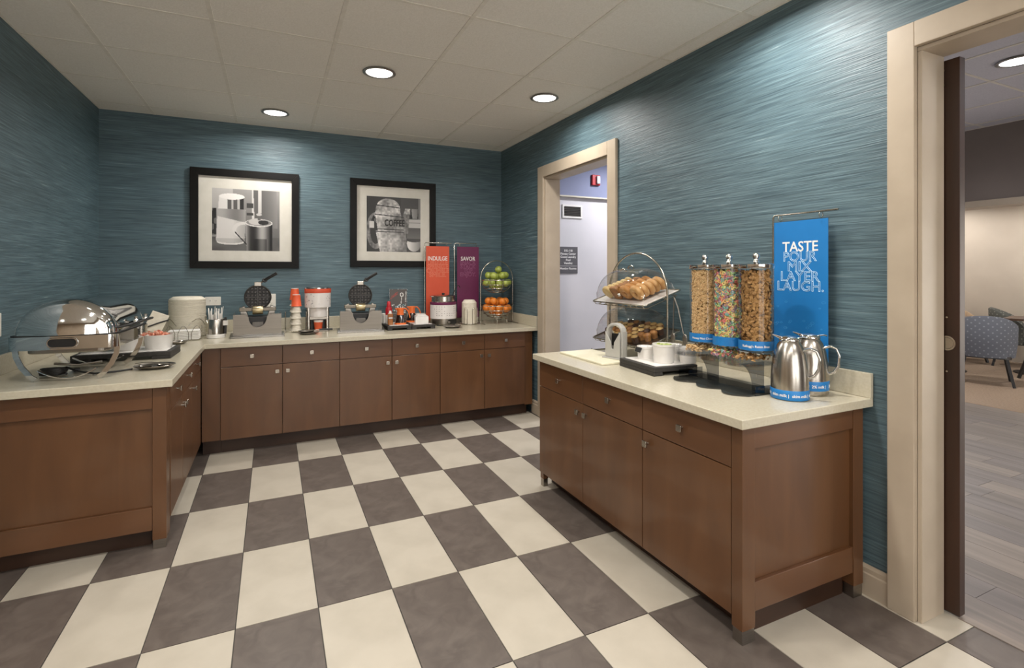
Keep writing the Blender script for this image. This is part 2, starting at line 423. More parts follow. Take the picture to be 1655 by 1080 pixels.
fa = thing('fire_alarm', 'red fire alarm strobe on the blue hallway wall', 'alarm', (3.365, HY - .0305, 2.44))
MB().box(-.055, .055, -.03, 0, -.06, .06).build('housing', M_RED, fa, .006)
MB().box(-.005, .04, -.055, -.03, -.045, .045).build('strobe_lens', pm('strobe_lens', '#cfd3d6', .2), fa, .008)
vt = thing('air_vent', 'white louvred air vent on the hallway wall', 'vent', (3.075, HY - .0005, 2.07))
m = MB(); m.box(-.13, .13, -.012, 0, -.075, -.055); m.box(-.13, .13, -.012, 0, .055, .075); m.box(-.13, -.11, -.012, 0, -.055, .055); m.box(.11, .13, -.012, 0, -.055, .055)
m.build('vent_frame', M_WHITE, vt)
MB().box(-.11, .11, -.003, 0, -.055, .055).build('backing', M_BLACK, vt)
sl = None
for k in range(6):
    z = -.045 + k * .018
    if sl is None: sl = MB().box(-.11, .11, -.004, .004, -.0025, .0025).build('slat', M_STEEL, vt); sl.matrix_local = TR(0, -.007, z, 0, 35)
    else: piece('slat', sl.data, vt, TR(0, -.007, z, 0, 35))
sg = thing('directional_sign', 'dark grey room directory sign with white lettering', 'sign', (3.02, HY - .0005, 1.52))
MB().box(-.13, .125, -.008, 0, -.15, .15).build('plate', pm('sign_grey', '#5a585b', .5), sg)
for s_, z in (('105-118', .095), ('Fitness Center', .06), ('Guest Laundry', .025), ('Pool', -.01), ('Vending', -.045), ('Meeting Rooms', -.105)):
    text_mb(s_, .034, Matrix.Translation((.0, -.0085, z)) @ FACE_Y, bold=.0006).build('lettering', M_INK, sg)
MB().box(-.115, .115, -.009, -.008, -.068, -.065).build('rule', M_INK, sg)

# ---------------- dining room beyond the wide doorway
ceiling('ceiling_dining', 2.52, 6.05, -2.5, 3.0, 4.625, 1.88, .62, 'lay-in tile ceiling of the dining room', pm('ceiling_tile_dining', '#c9c8cf', .9, c2='#c0bfc7', scale=(120, 120, 120)))
M_PLANK = [pm('plank_%d' % k, c, .42, c2=c2, scale=(14, 1.2, 14), detail=6, dist=.6, bump=.05) for k, (c, c2) in enumerate((('#857a72', '#6d645e'), ('#7a7069', '#655c56'), ('#8d8075', '#746a62'), ('#776e6a', '#625a57')))]
fd = struct(MB().box(2.52, 6.68, -2.5, 3.0, -.05, -.003).build('floor_dining', M_GROUT), 'grey brown wood plank floor of the dining room')
pk = {}
for i in range(23):
    x0 = 2.545 + i * .18; off = rnd.uniform(0, 1.1)
    for j in range(-3, 4):
        y0 = max(-2.5, j * 1.2 - off + .6); y1 = min(3.0, (j + 1) * 1.2 - off + .6)
        if y1 - y0 < .05: continue
        t = MB().box(x0 + .001, x0 + .179, y0 + .001, y1 - .001, -.003, 0).build('plank', M_PLANK[rnd.randrange(4)], fd)
struct(MB().box(2.50, 2.545, -1.0, 1.12, -.004, .003).build('trim_3', M_PLANK[2]), 'wood threshold strip under the wide doorway')
M_TAUPE = pm('taupe_paint', '#7d736c', .7, c2='#746a64', scale=(2, 2, 2))
struct(MB().box(6.05, 6.25, -2.5, 3.9, 2.06, H + .06).build('wall_bulkhead', M_TAUPE), 'taupe bulkhead over the opening to the seating area')
struct(MB().box(6.03, 6.27, -2.5, 3.9, 2.0, 2.06).build('trim_4', M_TRIM), 'pale trim band under the taupe bulkhead')
struct(MB().box(WX, 6.3, -2.6, -2.5, 0, H + .06).build('wall_dining_end', M_TAUPE), 'taupe end wall of the dining room')
M_FAR = pm('far_cream', '#c4b9ac', .7, c2='#bbb0a3', scale=(2, 2, 2))
struct(MB().box(10.3, 10.4, -2.6, 7.5, 0, H).build('wall_far', M_FAR), 'cream wall behind the seating area')
struct(MB().box(6.25, 10.4, -2.6, 7.5, 2.50, 2.56).build('ceiling_seating', M_CEIL), 'plain ceiling of the seating area')
struct(MB().box(6.68, 10.4, -2.6, 7.5, -.05, 0).build('floor_seating', pm('tan_carpet', '#94816f', .9, c2='#84715f', scale=(60, 60, 60))), 'tan carpet of the seating area')
struct(MB().box(6.25, 10.4, 7.5, 7.6, 0, 2.56).build('wall_seating_end', M_FAR), 'cream end wall of the seating area')
struct(MB().box(6.2, 6.3, 3.9, 7.6, 0, H).build('wall_seating_side', M_FAR), 'cream side wall of the seating area')
struct(MB().box(10.26, 10.3, 2.2, 3.12, .0, 2.3).build('window_1', pm('window_blue', '#7f86a0', .3)), 'tall blue grey glazed panel in the seating area wall')

# ================================================================== LAMPS
def downlight(x, y, z, w, col, label, group, r=.105, light=True):
    t = thing('recessed_downlight', label, 'ceiling light', (x, y, z), group=group)
    MB().lathe([(r, -.001), (r + .004, -.006), (r - .012, -.010), (r - .018, -.004), (r - .018, -.001)], 36).build('trim_ring', pm('light_ring', '#8d8a85', .35, .6), t, smooth=40)
    MB().cyl(r - .018, -.004, -.002, 36).build('lens', pm('lamp_lens_warm' if col is WARM else 'lamp_lens_cool', (1, .97, .92) if col is WARM else (.95, .96, 1), .5, emit=6), t)
    l = bpy.data.lights.new('downlight_lamp', 'AREA'); l.shape = 'DISK'; l.size = .17; l.energy = w; l.color = col; l.spread = R(165)
    o = bpy.data.objects.new('downlight_lamp', l); COL.objects.link(o); o.parent = t; o.location = (0, 0, -.012)
    return t
for x, y, w, lab in DOWN: downlight(x, y, H, w, WARM, lab or 'unseen recessed ceiling light added for fill over the aisle and lobby', 'breakfast room downlights')
for x, y, w, lab in DOWN_DINING: downlight(x, y, H, w, COOL, lab or 'round recessed ceiling light deeper in the dining room', 'dining room downlights')
for x, y, w in DOWN_SEAT: downlight(x, y, 2.50, w, WARM, 'round recessed ceiling light over the seating area', 'seating area downlights')
for x, y, w in DOWN_HALL: downlight(x, y, H, w, COOL, 'round recessed ceiling light in the hallway', 'hallway downlights')

# ================================================================== CABINETS AND COUNTERS
def knob(parent, M):
    o = MB().cyl(.005, 0, .016, 10, M=M).add([], []).build('knob', M_NICKEL, parent)
    k = MB(); k.prism(rrect(-.015, .015, -.015, .015, .005, 3), .016, .024, M=M)
    o2 = k.build('knob_face', M_NICKEL, o, .002)
    return o
def cabinet(label, loc, rz, widths, group, ht=.817, z0=.113, zd=.665, knob_side=(1, -1), depth=.80, kick=.075, zk=.742, zdk=.61, name='base_cabinet'):
    """front faces local -Y at y=0, width along +X from 0; one drawer over one door per bay"""
    W = sum(widths); t = thing(name, label, 'cabinet', loc, rz, group)
    m = MB(); m.box(0, W, .021, depth, z0, ht); m.build('carcass', M_WOOD, t)
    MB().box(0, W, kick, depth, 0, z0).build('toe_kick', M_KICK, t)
    x = 0
    for i, w in enumerate(widths):
        gp = .0022
        d = MB().box(x + gp, x + w - gp, 0, .020, z0, zd - gp).build('door', M_WOOD, t, .0015)
        s = knob_side[i]; kx = x + w - .038 if s > 0 else x + .038
        knob(d, TR(kx, 0, zdk, 0, 90))
        r = MB().box(x + gp, x + w - gp, 0, .020, zd + gp, ht - .006).build('drawer', M_WOOD_H, t, .0015)
        knob(r, TR(x + w / 2, 0, zk, 0, 90)); x += w
    return t
YC = 4.46
cabs = 'base cabinets along the back wall'
b1 = cabinet('brown two-door base cabinet below the stir stick canister and adjoining waffle iron', (-.36, YC, 0), 0, (.43, .432), cabs)
b2 = cabinet('brown two-door base cabinet in the middle of the back run', (.502, YC, 0), 0, (.43, .431), cabs)
b3 = cabinet('brown two-door base cabinet below the fruit basket and soup warmer', (1.363, YC, 0), 0, (.43, .42), cabs)
MB().box(-.122, -.001, .012, .10, .113, .817).build('filler', M_WOOD, b1)
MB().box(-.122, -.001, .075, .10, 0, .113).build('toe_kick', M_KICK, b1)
MB().box(.851, .935, .014, .80, .10, .817).build('filler', M_WOOD, b3)
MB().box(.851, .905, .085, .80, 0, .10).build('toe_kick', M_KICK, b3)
# side run under the chafing dish: fronts face +X
XS = -.485
c1 = cabinet('brown two-door base cabinet under the chafing dish', (XS, 3.20, 0), 90, (.40, .40), 'base cabinets of the side run', depth=.75)
c2 = cabinet('brown single-door base cabinet beside the inner corner of the side run', (XS, 4.0, 0), 90, (.44,), 'base cabinets of the side run', knob_side=(-1,), depth=.75)
# end panel of the side run
e1 = thing('cabinet_end_panel', 'framed brown end panel with metal foot under the chafing dish counter', 'end panel', (0, 3.10, 0))
MB().box(-.548, -.488, 0, .098, .045, .817).build('post', M_WOOD, e1, .002)
MB().box(-.545, -.491, .003, .06, 0, .045).build('metal_foot', M_STEEL, e1, .001)
MB().box(XL + .004, -.549, .018, .098, .212, .705).build('panel', M_WOOD, e1)
MB().box(XL + .004, -.549, .002, .098, .706, .817).build('rail', M_WOOD_H, e1, .002)
MB().box(XL + .004, -.549, .002, .098, .095, .211).build('rail', M_WOOD_H, e1, .002)
MB().box(XL + .004, -.565, .07, .098, 0, .094).build('toe_kick', M_KICK, e1)
# L-shaped worktop
wt = thing('countertop', 'cream stone worktop turning the corner along two walls', 'countertop', (0, 0, 0))
MB().prism([(XL + .002, 3.06), (-.457, 3.06), (-.457, 4.42), (XR - .002, 4.42), (XR - .002, YB - .002), (XL + .002, YB - .002)], .8175, C).build('top', M_STONE, wt, .003)
tag(MB().box(XL + .002, XL + .022, 3.06, YB - .002, C + .0005, .957).build('backsplash', M_STONE, bev=.002), 'cream stone backsplash behind the chafing dish', 'backsplash')
tag(MB().box(XL + .023, XR - .023, YB - .022, YB - .002, C + .0005, .957).build('backsplash', M_STONE, bev=.002), 'long cream stone backsplash under the framed pictures', 'backsplash')
tag(MB().box(XR - .022, XR - .002, 4.42, YB - .002, C + .0005, .957).build('backsplash', M_STONE, bev=.002), 'short cream stone backsplash beside the fruit basket', 'backsplash')
# island-side run along the right wall: fronts face -X
XI = 1.585
i1 = cabinet('brown two-door base cabinet beside the hallway doorway', (XI, 2.98, 0), -90, (.517, .517), 'base cabinets of the cereal counter', depth=.72, z0=.09, zd=.648, zk=.73, zdk=.595, knob_side=(1, -1), kick=.09)
i2 = cabinet('brown single-door base cabinet under the cereal dispenser', (XI, 1.946, 0), -90, (.521,), 'base cabinets of the cereal counter', depth=.72, z0=.09, zd=.648, zk=.73, zdk=.595, knob_side=(-1,), kick=.09)
for nm, y in (('leg', 2.955),):
    lg = MB().box(1.59, 1.625, 2.935, 2.975, .05, .09).build('leg', M_WOOD, i1)
    lg.matrix_parent_inverse = Matrix.Identity(4)
    lg.matrix_local = i1.matrix_basis.inverted() if False else (Matrix.Translation((XI, 2.98, 0)) @ Matrix.Rotation(R(-90), 4, 'Z')).inverted()
    ft = MB().box(1.592, 1.623, 2.937, 2.973, 0, .05).build('metal_foot', M_STEEL, i1)
    ft.matrix_local = (Matrix.Translation((XI, 2.98, 0)) @ Matrix.Rotation(R(-90), 4, 'Z')).inverted()
e2 = thing('cabinet_end_panel', 'framed brown end panel with two metal feet facing the wide doorway', 'end panel', (0, 1.374, 0))
for x0, x1 in ((1.584, 1.652), (2.245, 2.31)):
    p = MB().box(x0, x1, 0, .050, .052, .817).build('post', M_WOOD, e2, .002)
    MB().box(x0 + .003, x1 - .003, .003, .047, 0, .052).build('metal_foot', M_STEEL, p, .001)
MB().box(1.653, 2.244, .018, .045, .222, .724).build('panel', M_WOOD, e2)
MB().box(1.653, 2.244, .003, .045, .725, .817).build('rail', M_WOOD_H, e2, .002)
MB().box(1.653, 2.244, .003, .045, .11, .221).build('rail', M_WOOD_H, e2, .002)
MB().box(1.67, 2.24, .046, .0505, 0, .12).build('toe_kick', M_KICK, e2)
it = thing('countertop', 'cream stone worktop carrying the cereal dispenser and milk jugs', 'countertop', (0, 0, 0))
MB().box(1.551, XR - .002, 1.345, 3.013, .8175, C).build('top', M_STONE, it, .003)
tag(MB().box(XR - .022, XR - .002, 1.345, 3.013, C + .0005, .96).build('backsplash', M_STONE, bev=.002), 'cream stone backsplash behind the cereal dispenser', 'backsplash')

# ================================================================== FRAMED PICTURES
def canvas(n, bg): 
    a = np.zeros((n, n)); a[:] = bg; return a
YY, XX = np.mgrid[0:140, 0:140] / 139.0     # YY down, XX right
def smooth_noise(seed, k, n=140):
    r = np.random.RandomState(seed); a = r.rand(k + 2, k + 2)
    u = np.linspace(0, k, n); i = u.astype(int); f = u - i; f = f * f * (3 - 2 * f)
    A = a[i][:, i] * (1 - f)[None, :] + a[i][:, i + 1] * f[None, :]; B = a[i + 1][:, i] * (1 - f)[None, :] + a[i + 1][:, i + 1] * f[None, :]
    return A * (1 - f)[:, None] + B * f[:, None]
def ell(cx, cy, rx, ry): return ((XX - cx) / rx) ** 2 + ((YY - cy) / ry) ** 2 < 1
def quad(y0, y1, xl0, xr0, xl1, xr1):
    t = np.clip((YY - y0) / (y1 - y0), 0, 1)
    return (YY >= y0) & (YY <= y1) & (XX >= xl0 + (xl1 - xl0) * t) & (XX <= xr0 + (xr1 - xr0) * t)
def steel(x0, x1, ph=0):
    u = np.clip((XX - x0) / (x1 - x0), 0, 1)
    return .42 + .34 * np.cos(u * 9 + ph) * (1 - u * .3) - .25 * (u > .9)
def picture_one():
    a = .62 - .25 * YY + .15 * (XX < .3); a[(XX > .58) & (XX < .62)] = .85
    m = quad(0, .62, .60, .95, .62, .97); a = np.where(m, .50 + .12 * np.sin(XX * 7), a)
    a = np.where(quad(0, .38, .655, .72, .655, .72), .82 - .4 * (np.abs(XX - .665) < .01), a)
    a = np.where(YY > .78, .30 + .12 * smooth_noise(3, 9), a)
    a = np.where((XX < .06) & (YY > .32) & (YY < .75), .12 + .3 * (smooth_noise(5, 20) > .6), a)
    a = np.where(quad(.22, .30, .50, .60, .50, .60) | quad(.38, .42, .50, .6, .5, .6), .25, a)
    # glass sugar shaker
    body = quad(.33, .84, .08, .49, .055, .47) | ell(.265, .84, .205, .055)
    a = np.where(body, .60 + .1 * np.sin(XX * 14), a)
    sug = body & (YY > .45 + .22 * (XX - .08)); a = np.where(sug, .86 - .25 * np.clip((XX - .30) * 4, 0, 1) - .1 * (YY > .8), a)
    a = np.where(ell(.265, .86, .2, .045) & ~ell(.265, .845, .19, .035), .9, a)
    cap = quad(.12, .33, .10, .465, .085, .48); a = np.where(cap, np.where(XX < .22, .9, .35 + .4 * (np.sin(XX * 70) > .5) - .2 * (XX > .4)), a)
    a = np.where(ell(.285, .125, .185, .05), .95, a)
    # steel creamer
    pot = quad(.55, 1.0, .48, .885, .50, .885); a = np.where(pot, steel(.48, .885, .6) - .25 * (YY > .8) * (XX > .6) * (XX < .8), a)
    a = np.where(ell(.683, .54, .208, .065), .88, a); a = np.where(ell(.683, .535, .19, .052), .55, a)
    a = np.where(ell(.66, .52, .13, .055), .8, a); a = np.where(ell(.75, .53, .08, .04), .12, a)
    a = np.where(quad(.40, .49, .655, .715, .665, .705), .4, a); a = np.where(ell(.685, .40, .042, .022), .8, a)
    hd = (ell(.44, .66, .15, .13) & ~ell(.46, .68, .115, .105)) & (XX < .48); a = np.where(hd, .88, a)
    a = np.where(np.abs((YY - .70) - (XX - .33) * 1.15) < .014, np.where((XX > .33) & (XX < .5), .15, a), a)
    return np.clip(a, .03, 1)
def picture_two():
    a = .16 + .12 * XX + .05 * smooth_noise(2, 6); a = np.where((XX > .62) & (YY < .38), .30 - .2 * (YY > .36 - .25 * (XX - .62)), a)
    a = np.where((XX > .76) & (YY > .39) & (YY < .55), .75 - .25 * (np.abs(YY - .455) < .006), a); a = np.where((XX > .96) & (YY < .39), .5, a)
    a = np.where(quad(.20, .38, .83, .95, .845, .94), .62 - .3 * (XX - .83) * 4, a)
    a = np.where((XX > .74) & (YY > .56) & (YY < .75), .35 + .5 * (YY - .56), a)
    n1, n2 = smooth_noise(11, 34), smooth_noise(12, 9)
    tex = .64 + .26 * (n1 - .5) + .42 * (n2 - .5)
    body = quad(.20, .36, .17, .60, .14, .64) | quad(.36, .62, .16, .66, .20, .70) | quad(.62, 1.0, .16, .72, .24, .74) | ell(.39, .22, .225, .19)
    sp = quad(.20, .46, .71, .80, .62, .78) | quad(.46, .66, .62, .78, .66, .76); body |= sp
    hl = (ell(.16, .62, .165, .33) & ~ell(.16, .6, .10, .26)) & (XX < .25); a = np.where(hl, tex * .8, a)
    a = np.where((XX > .05) & (XX < .13) & (YY > .45) & (YY < .57), .85, a)
    a = np.where(ell(.17, .40, .07, .07), .12 + .3 * (n1 > .6), a)
    sh = 1.12 - .55 * np.clip((XX - .25) * 1.3, 0, 1) * (YY > .3)
    a = np.where(body, tex * sh, a)
    for y0, sl in ((.155, .08), (.325, .07), (.585, .02), (.635, 0)): a = np.where(body & (np.abs(YY - y0 - sl * (XX - .16)) < .009) & (XX < .68), .22, a)
    a = np.where(ell(.875, .84, .135, .15) & (YY > .78), .80 - .35 * np.clip((XX - .85) * 5, -.3, 1), a); a = np.where(ell(.875, .785, .135, .03), .3, a)
    return np.clip(a, .03, 1)
def paint(name, arr, parent, x0, x1, z0, z1, y, tint=(1, 1, 1), mat=None):
    h, w = arr.shape[:2]; me = bpy.data.meshes.new(name)
    vs = [(x0 + (x1 - x0) * i / (w - 1), y, z1 + (z0 - z1) * j / (h - 1)) for j in range(h) for i in range(w)]
    fs = [(j * w + i, (j + 1) * w + i, (j + 1) * w + i + 1, j * w + i + 1) for j in range(h - 1) for i in range(w - 1)]
    me.from_pydata(vs, [], fs); ca = me.color_attributes.new('Col', 'FLOAT_COLOR', 'POINT')
    if arr.ndim == 2: arr = np.stack([arr * t for t in tint], -1)
    lin = np.where(arr <= .04045, arr / 12.92, ((arr + .055) / 1.055) ** 2.4)
    ca.data.foreach_set('color', np.concatenate([lin, np.ones((h, w, 1))], -1).astype(np.float32).ravel())
    me.materials.append(mat or attr_mat('printed_photo', .45)); o = bpy.data.objects.new(name, me); COL.objects.link(o); o.parent = parent; return o
def framed(label, x0, x1, z0, z1, arr, word=None):
    t = thing('framed_picture', label, 'picture', ((x0 + x1) / 2, YB, (z0 + z1) / 2), group='framed pictures on the back wall')
    w, h = (x1 - x0) / 2, (z1 - z0) / 2; b = .064
    m = [(-w, w, h - b, h, 'xz'), (-w, w, -h, -h + b, 'xz')]
    MB().prism([(-w, h), (w, h), (w - b, h - b), (-w + b, h - b)], -.034, -.001, 'xz').build('frame_rail', M_BLACKF, t, .002)
    MB().prism([(-w, -h), (w, -h), (w - b, -h + b), (-w + b, -h + b)], -.034, -.001, 'xz').build('frame_rail', M_BLACKF, t, .002)
    MB().prism([(-w, -h), (-w, h), (-w + b, h - b), (-w + b, -h + b)], -.034, -.001, 'xz').build('frame_stile', M_BLACKF, t, .002)
    MB().prism([(w, -h), (w, h), (w - b, h - b), (w - b, -h + b)], -.034, -.001, 'xz').build('frame_stile', M_BLACKF, t, .002)
    MB().box(-w + b, w - b, -.012, -.002, -h + b, h - b).build('mat_board', M_MATB, t)
    p = paint('print', arr, t, -.275, .275, -.285, .275, -.0125, (1.0, .985, .97))
    if word:
        text_mb(word, .092, Matrix.Translation((.005, -.0129, -.02)) @ FACE_Y, bold=.003, width=.205).build('lettering', pm('photo_black', '#1f1d1c', .5), p)
    MB().box(-w + b, w - b, -.020, -.018, -h + b, h - b).build('glass', M_GLASS, t)
framed('black-framed photo of a sugar shaker and steel creamer', -.660, .226, 1.421, 2.314, picture_one())
framed('black-framed photo of an old enamel coffee pot', .694, 1.565, 1.437, 2.32, picture_two(), 'COFFEE')

# ================================================================== OUTLETS
def outlet(label, M, horizontal=False):
    t = thing('wall_outlet', label, 'outlet'); t.matrix_world = M
    w, h = (.062, .038) if horizontal else (.038, .062)
    MB().prism(rrect(-w, w, -h, h, .004, 2), -.006, 0, 'xz').build('cover_plate', M_PLATEW, t, .0015)
    for k in (-1, 1):
        cx, cz = (k * .022, 0) if horizontal else (0, k * .022)
        r = MB().prism(rrect(cx - .014, cx + .014, cz - .016, cz + .016, .006, 3), -.008, -.006, 'xz').build('receptacle', M_PLATEW, t)
        for s_ in (-.005, .005): MB().box(cx + s_ - .001, cx + s_ + .001, -.0085, -.008, cz - .001, cz + .007).build('slot', M_BLACK, r)
        MB().box(cx - .0015, cx + .0015, -.0085, -.008, cz - .009, cz - .006).build('slot', M_BLACK, r)
outlet('white duplex outlet above the stir stick canister', Matrix.Translation((-.486, YB, 1.128)), True)
outlet('white outlet half hidden behind the open waffle iron', Matrix.Translation((-.012, YB, 1.122)))
outlet('white outlet on the wall behind the chafing dish', Matrix.Translation((XL, 3.565, 1.115)) @ Matrix.Rotation(R(90), 4, 'Z'))

# ================================================================== SIDE COUNTER: CHAFING DISH AND CANDY
def on(x, y, z=0): return (x, y, C + z + .0006)
ch = thing('chafing_dish', 'chrome roll-top chafing dish on a curved strap stand', 'chafing dish', on(-.915, 3.49, .004), -3)
def dome(hw, ht, L, z0, n=28, m=22, fil=.06):
    vs, fs = [], []; ys = []
    for k in range(7): ys.append((-L + fil * (1 - math.cos(PI / 2 * k / 6)), .80 + .20 * math.sin(PI / 2 * k / 6)))
    for k in range(1, 6): ys.append((-L + fil + (2 * L - 2 * fil) * k / 6, 1))
    ys += [(-y, s_) for y, s_ in reversed(ys[:7])]
    for y, s_ in ys:
        for i in range(n + 1):
            a = PI * i / n; vs.append((hw * s_ * math.cos(a), y, z0 + ht * s_ * math.sin(a)))
    k = n + 1
    for j in range(len(ys) - 1):
        for i in range(n): fs.append((j * k + i, j * k + i + 1, (j + 1) * k + i + 1, (j + 1) * k + i))
    for sgn, j0 in ((-1, 0), (1, (len(ys) - 1) * k)):        # gently domed end caps
        prev = list(range(j0, j0 + k))
        for q in range(1, 7):
            e = 1 - q / 6; cur = []
            for i in range(n + 1):
                a = PI * i / n; cur.append(len(vs)); vs.append((hw * .80 * e * math.cos(a), sgn * (L + .035 * (1 - e * e)), z0 + ht * .80 * e * math.sin(a)))
            for i in range(n): fs.append((prev[i], prev[i + 1], cur[i + 1], cur[i]))
            prev = cur
    return vs, fs
MB().prism(rrect(-.214, .214, -.284, .284, .04, 6), .2222, .2275).build('lid_shadow_gap', M_BLACK, ch)  # black strip standing in for the shade between lid and pan frame
lid = MB().add(*dome(.205, .175, .275, .2275)).build('roll_top_lid', M_CHROME, ch, smooth=35)
MB().tube([(.20, -.22, .25), (.255, -.20, .262), (.255, .20, .262), (.20, .22, .25)], .007, 10).build('lid_handle', M_BLACK, lid, smooth=60)
for y in (-.08, .1): MB().lathe([(.012, 0), (.012, .012), (.006, .02), (.010, .03), (1e-6, .036)], 14, (.245, y, .262)).build('handle_stud', M_CHROME, lid, smooth=50)
fr = MB(); po = rrect(-.22, .22, -.29, .29, .045, 6); pi_ = rrect(-.205, .205, -.275, .275, .035, 6); n = len(po)
vs = [(x, y, .157) for x, y in po] + [(x, y, .222) for x, y in po] + [(x, y, .157) for x, y in pi_] + [(x, y, .222) for x, y in pi_]
fs = []
for i in range(n):
    j = (i + 1) % n; fs += [(i, j, n + j, n + i), (2 * n + i, 3 * n + i, 3 * n + j, 2 * n + j), (n + i, n + j, 3 * n + j, 3 * n + i), (i, 2 * n + i, 2 * n + j, j)]
frm = fr.add(vs, fs).build('water_pan_frame', M_CHROME, ch, smooth=35)
MB().prism(rrect(-.055, .055, .170, .208, .018, 5), -.2925, -.290, 'xz').build('handle_slot', M_BLACK, frm)
ring = [(x, -.293, z) for x, z in rrect(-.058, .058, .167, .211, .02, 5)]
MB().tube(ring, .004, 6, True).build('slot_rim', M_CHROME, frm, smooth=60)
MB().prism(rrect(-.165, .165, -.24, .24, .04, 5), .132, .157).build('food_pan', M_STEEL, ch, .006)
for y in (-.23, .18):
    st = MB()
    for sx in (-1, 1): st.tube([(sx * .205, y, .157), (sx * .20, y, .12), (sx * .18, y, .07), (sx * .145, y, .02), (sx * .125, y, .0045)], 1, 4, flat=(.016, .0045))
    st.tube([(x, y, .0065 + .045 * (x / .12) ** 2) for x in np.linspace(-.118, .118, 11)], 1, 4, flat=(.012, .003))
    st.build('strap_stand', M_CHROME, ch)
MB().tube([(-.10, -.1, .062), (0, -.1, .05), (.10, -.1, .062)], .006, 8).build('heater_bar', M_STEEL, ch)
# power cord
cd = thing('power_cord', 'black power cord coiled under the chafing dish', 'cord', on(-1.03, 3.42))
pts = []
for k in range(70):
    a = k * .55; pts.append((.052 * math.cos(a) + .006 * math.sin(k), .03 * math.sin(a), .006 + .0005 * k))
pts += [(.10, -.02, .02), (.18, -.05, .006), (.27, -.03, .006), (.33, .02, .006)]
MB().tube(pts, .005, 7).build('cable', M_BLACK, cd, smooth=60)
pl = MB(); pl.box(-.014, .014, -.011, .011, 0, .02); pl.build('plug', M_BLACK, cd, .004).matrix_local = TR(.075, .075, .002, 20)
for dx in (-.004, .004): MB().box(-.03, -.014, dx - .001, dx + .001, .009, .013).build('prong', M_STEEL, cd).matrix_local = TR(.075, .075, .002, 20)
# steel spoon rest with ladles
def spoon_rest(label, x, y, rz, r=.085, ladles=2, group=None):
    t = thing('spoon_rest', label, 'spoon rest', on(x, y), rz, group)
    MB().lathe([(1e-6, .002), (r * .7, .002), (r, .016), (r * 1.02, .018), (r, .020), (r * .7, .007), (1e-6, .006)], 32, sx=1.15).build('dish', M_STEEL, t, smooth=50)
    for k in range(ladles):
        s_ = -1 if k else 1
        sp = MB().lathe([(1e-6, .008), (.02, .009), (.028, .018), (.026, .019), (.018, .011), (1e-6, .010)], 20, (s_ * .04, .01 * s_, 0), sx=1.3).build('spoon_bowl', M_STEEL, t, smooth=60)
        MB().tube([(s_ * .06, .01 * s_, .02), (-s_ * .02, .035 * s_, .03), (-s_ * .10, .055 * s_, .024)], 1, 4, flat=(.006, .0018)).build('handle', M_STEEL, sp)
spoon_rest('oval steel spoon rest with two spoons near the end of the side counter', -.60, 3.46, 0)
spoon_rest('small steel spoon rest in front of the napkin holder', -.64, 4.52, 30, .055, 1)
# tray with pots
def riser(name, label, x, y, w, d, h, rz=0, slots=True, group=None):
    t = thing(name, label, 'tray', on(x, y), rz, group)
    m = MB(); m.box(-w / 2, w / 2, -d / 2, d / 2, h * .45, h)
    for sx in (-1, 1): m.box(sx * w / 2, sx * w * .30, -d / 2, d / 2, 0, h * .45)
    m.build('riser', M_TRAY, t, .003)
    MB().box(-w / 2 + .025, w / 2 - .025, -d / 2 + .02, d / 2 - .02, h, h + .004).build('liner', M_WHITE, t, .0015)
    return t
riser('serving_tray', 'black riser tray holding white candy pots', -.82, 3.955, .50, .30, .045, -2)
M_CANDY = pm('candy_wrap', '#cf5a35', .3, c2='#e8b9a0', scale=(60, 60, 60), coat=.5)
def pot(label, x, y, r=.08, h=.085, z=.049, group='white pots on the riser tray'):
    t = thing('white_pot', label, 'pot', on(x, y, z), group=group)
    MB().lathe([(r * .86, 0), (r * .9, .004), (r, h), (r * 1.03, h + .003), (r * .97, h + .003), (r * .93, h - .01), (r * .85, .01), (1e-6, .01)], 32).build('body', M_WHITE, t, smooth=45)
    return t
for k, (x, lab, fill) in enumerate(((-.665, 'white pot heaped with wrapped orange candies', 1), (-.835, 'white pot of candies next to the chafing dish corner', 1), (-1.005, 'white pot standing behind the chafing dish', 0))):
    pot(lab, x, 3.96)
    r2 = random.Random(k); m = MB()
    for q in range(46 if fill else 14):
        a = r2.uniform(0, 2 * PI); rr = .05 * math.sqrt(r2.random()); M = TR(x + rr * math.cos(a), 3.96 + rr * math.sin(a), C + .049 + .070 + .055 * r2.random() * (1 - rr / .08) * fill, r2.uniform(0, 360), r2.uniform(0, 180), r2.uniform(0, 90))
        m.sphere((0, 0, 0), .009, 8, 6, (1.3, 1, .9), M)
        for s_ in (-1, 1): m.add([(s_ * .01, 0, 0), (s_ * .022, .008, .003), (s_ * .022, -.008, -.002)], [(0, 1, 2)], M)
    tag(m.build('candy_heap', M_CANDY, smooth=60), ('loose orange wrapped candies filling a white pot, heaped highest' , 'loose orange wrapped candies in the middle white pot', 'few candies at the bottom of the rearmost white pot')[k], 'candy', kind='stuff')
# utensil card stand behind
us = thing('utensil_stand', 'slanted pale card stand between chafing dish and napkins', 'card stand', on(-.775, 4.36), 20)
MB().box(-.055, .055, -.003, .003, 0, .14, TR(0, 0, .115, 0, 0, 24)).build('card', M_FOAM, us, .004)
MB().tube([(.04, 0, .14), (.045, 0, .003), (.045, .05, .003)], .003, 8).build('easel_wire', M_WIRE, us)
MB().tube([(-.04, .003, .09), (-.045, 0, .003), (-.045, .05, .003)], .003, 8).build('easel_wire', M_WIRE, us)
MB().tube([(-.09, -.012, .135), (-.02, -.014, .155), (.04, -.012, .175), (.10, -.012, .192)], .005, 8).build('clip_bar', M_BLACK, us, smooth=60)

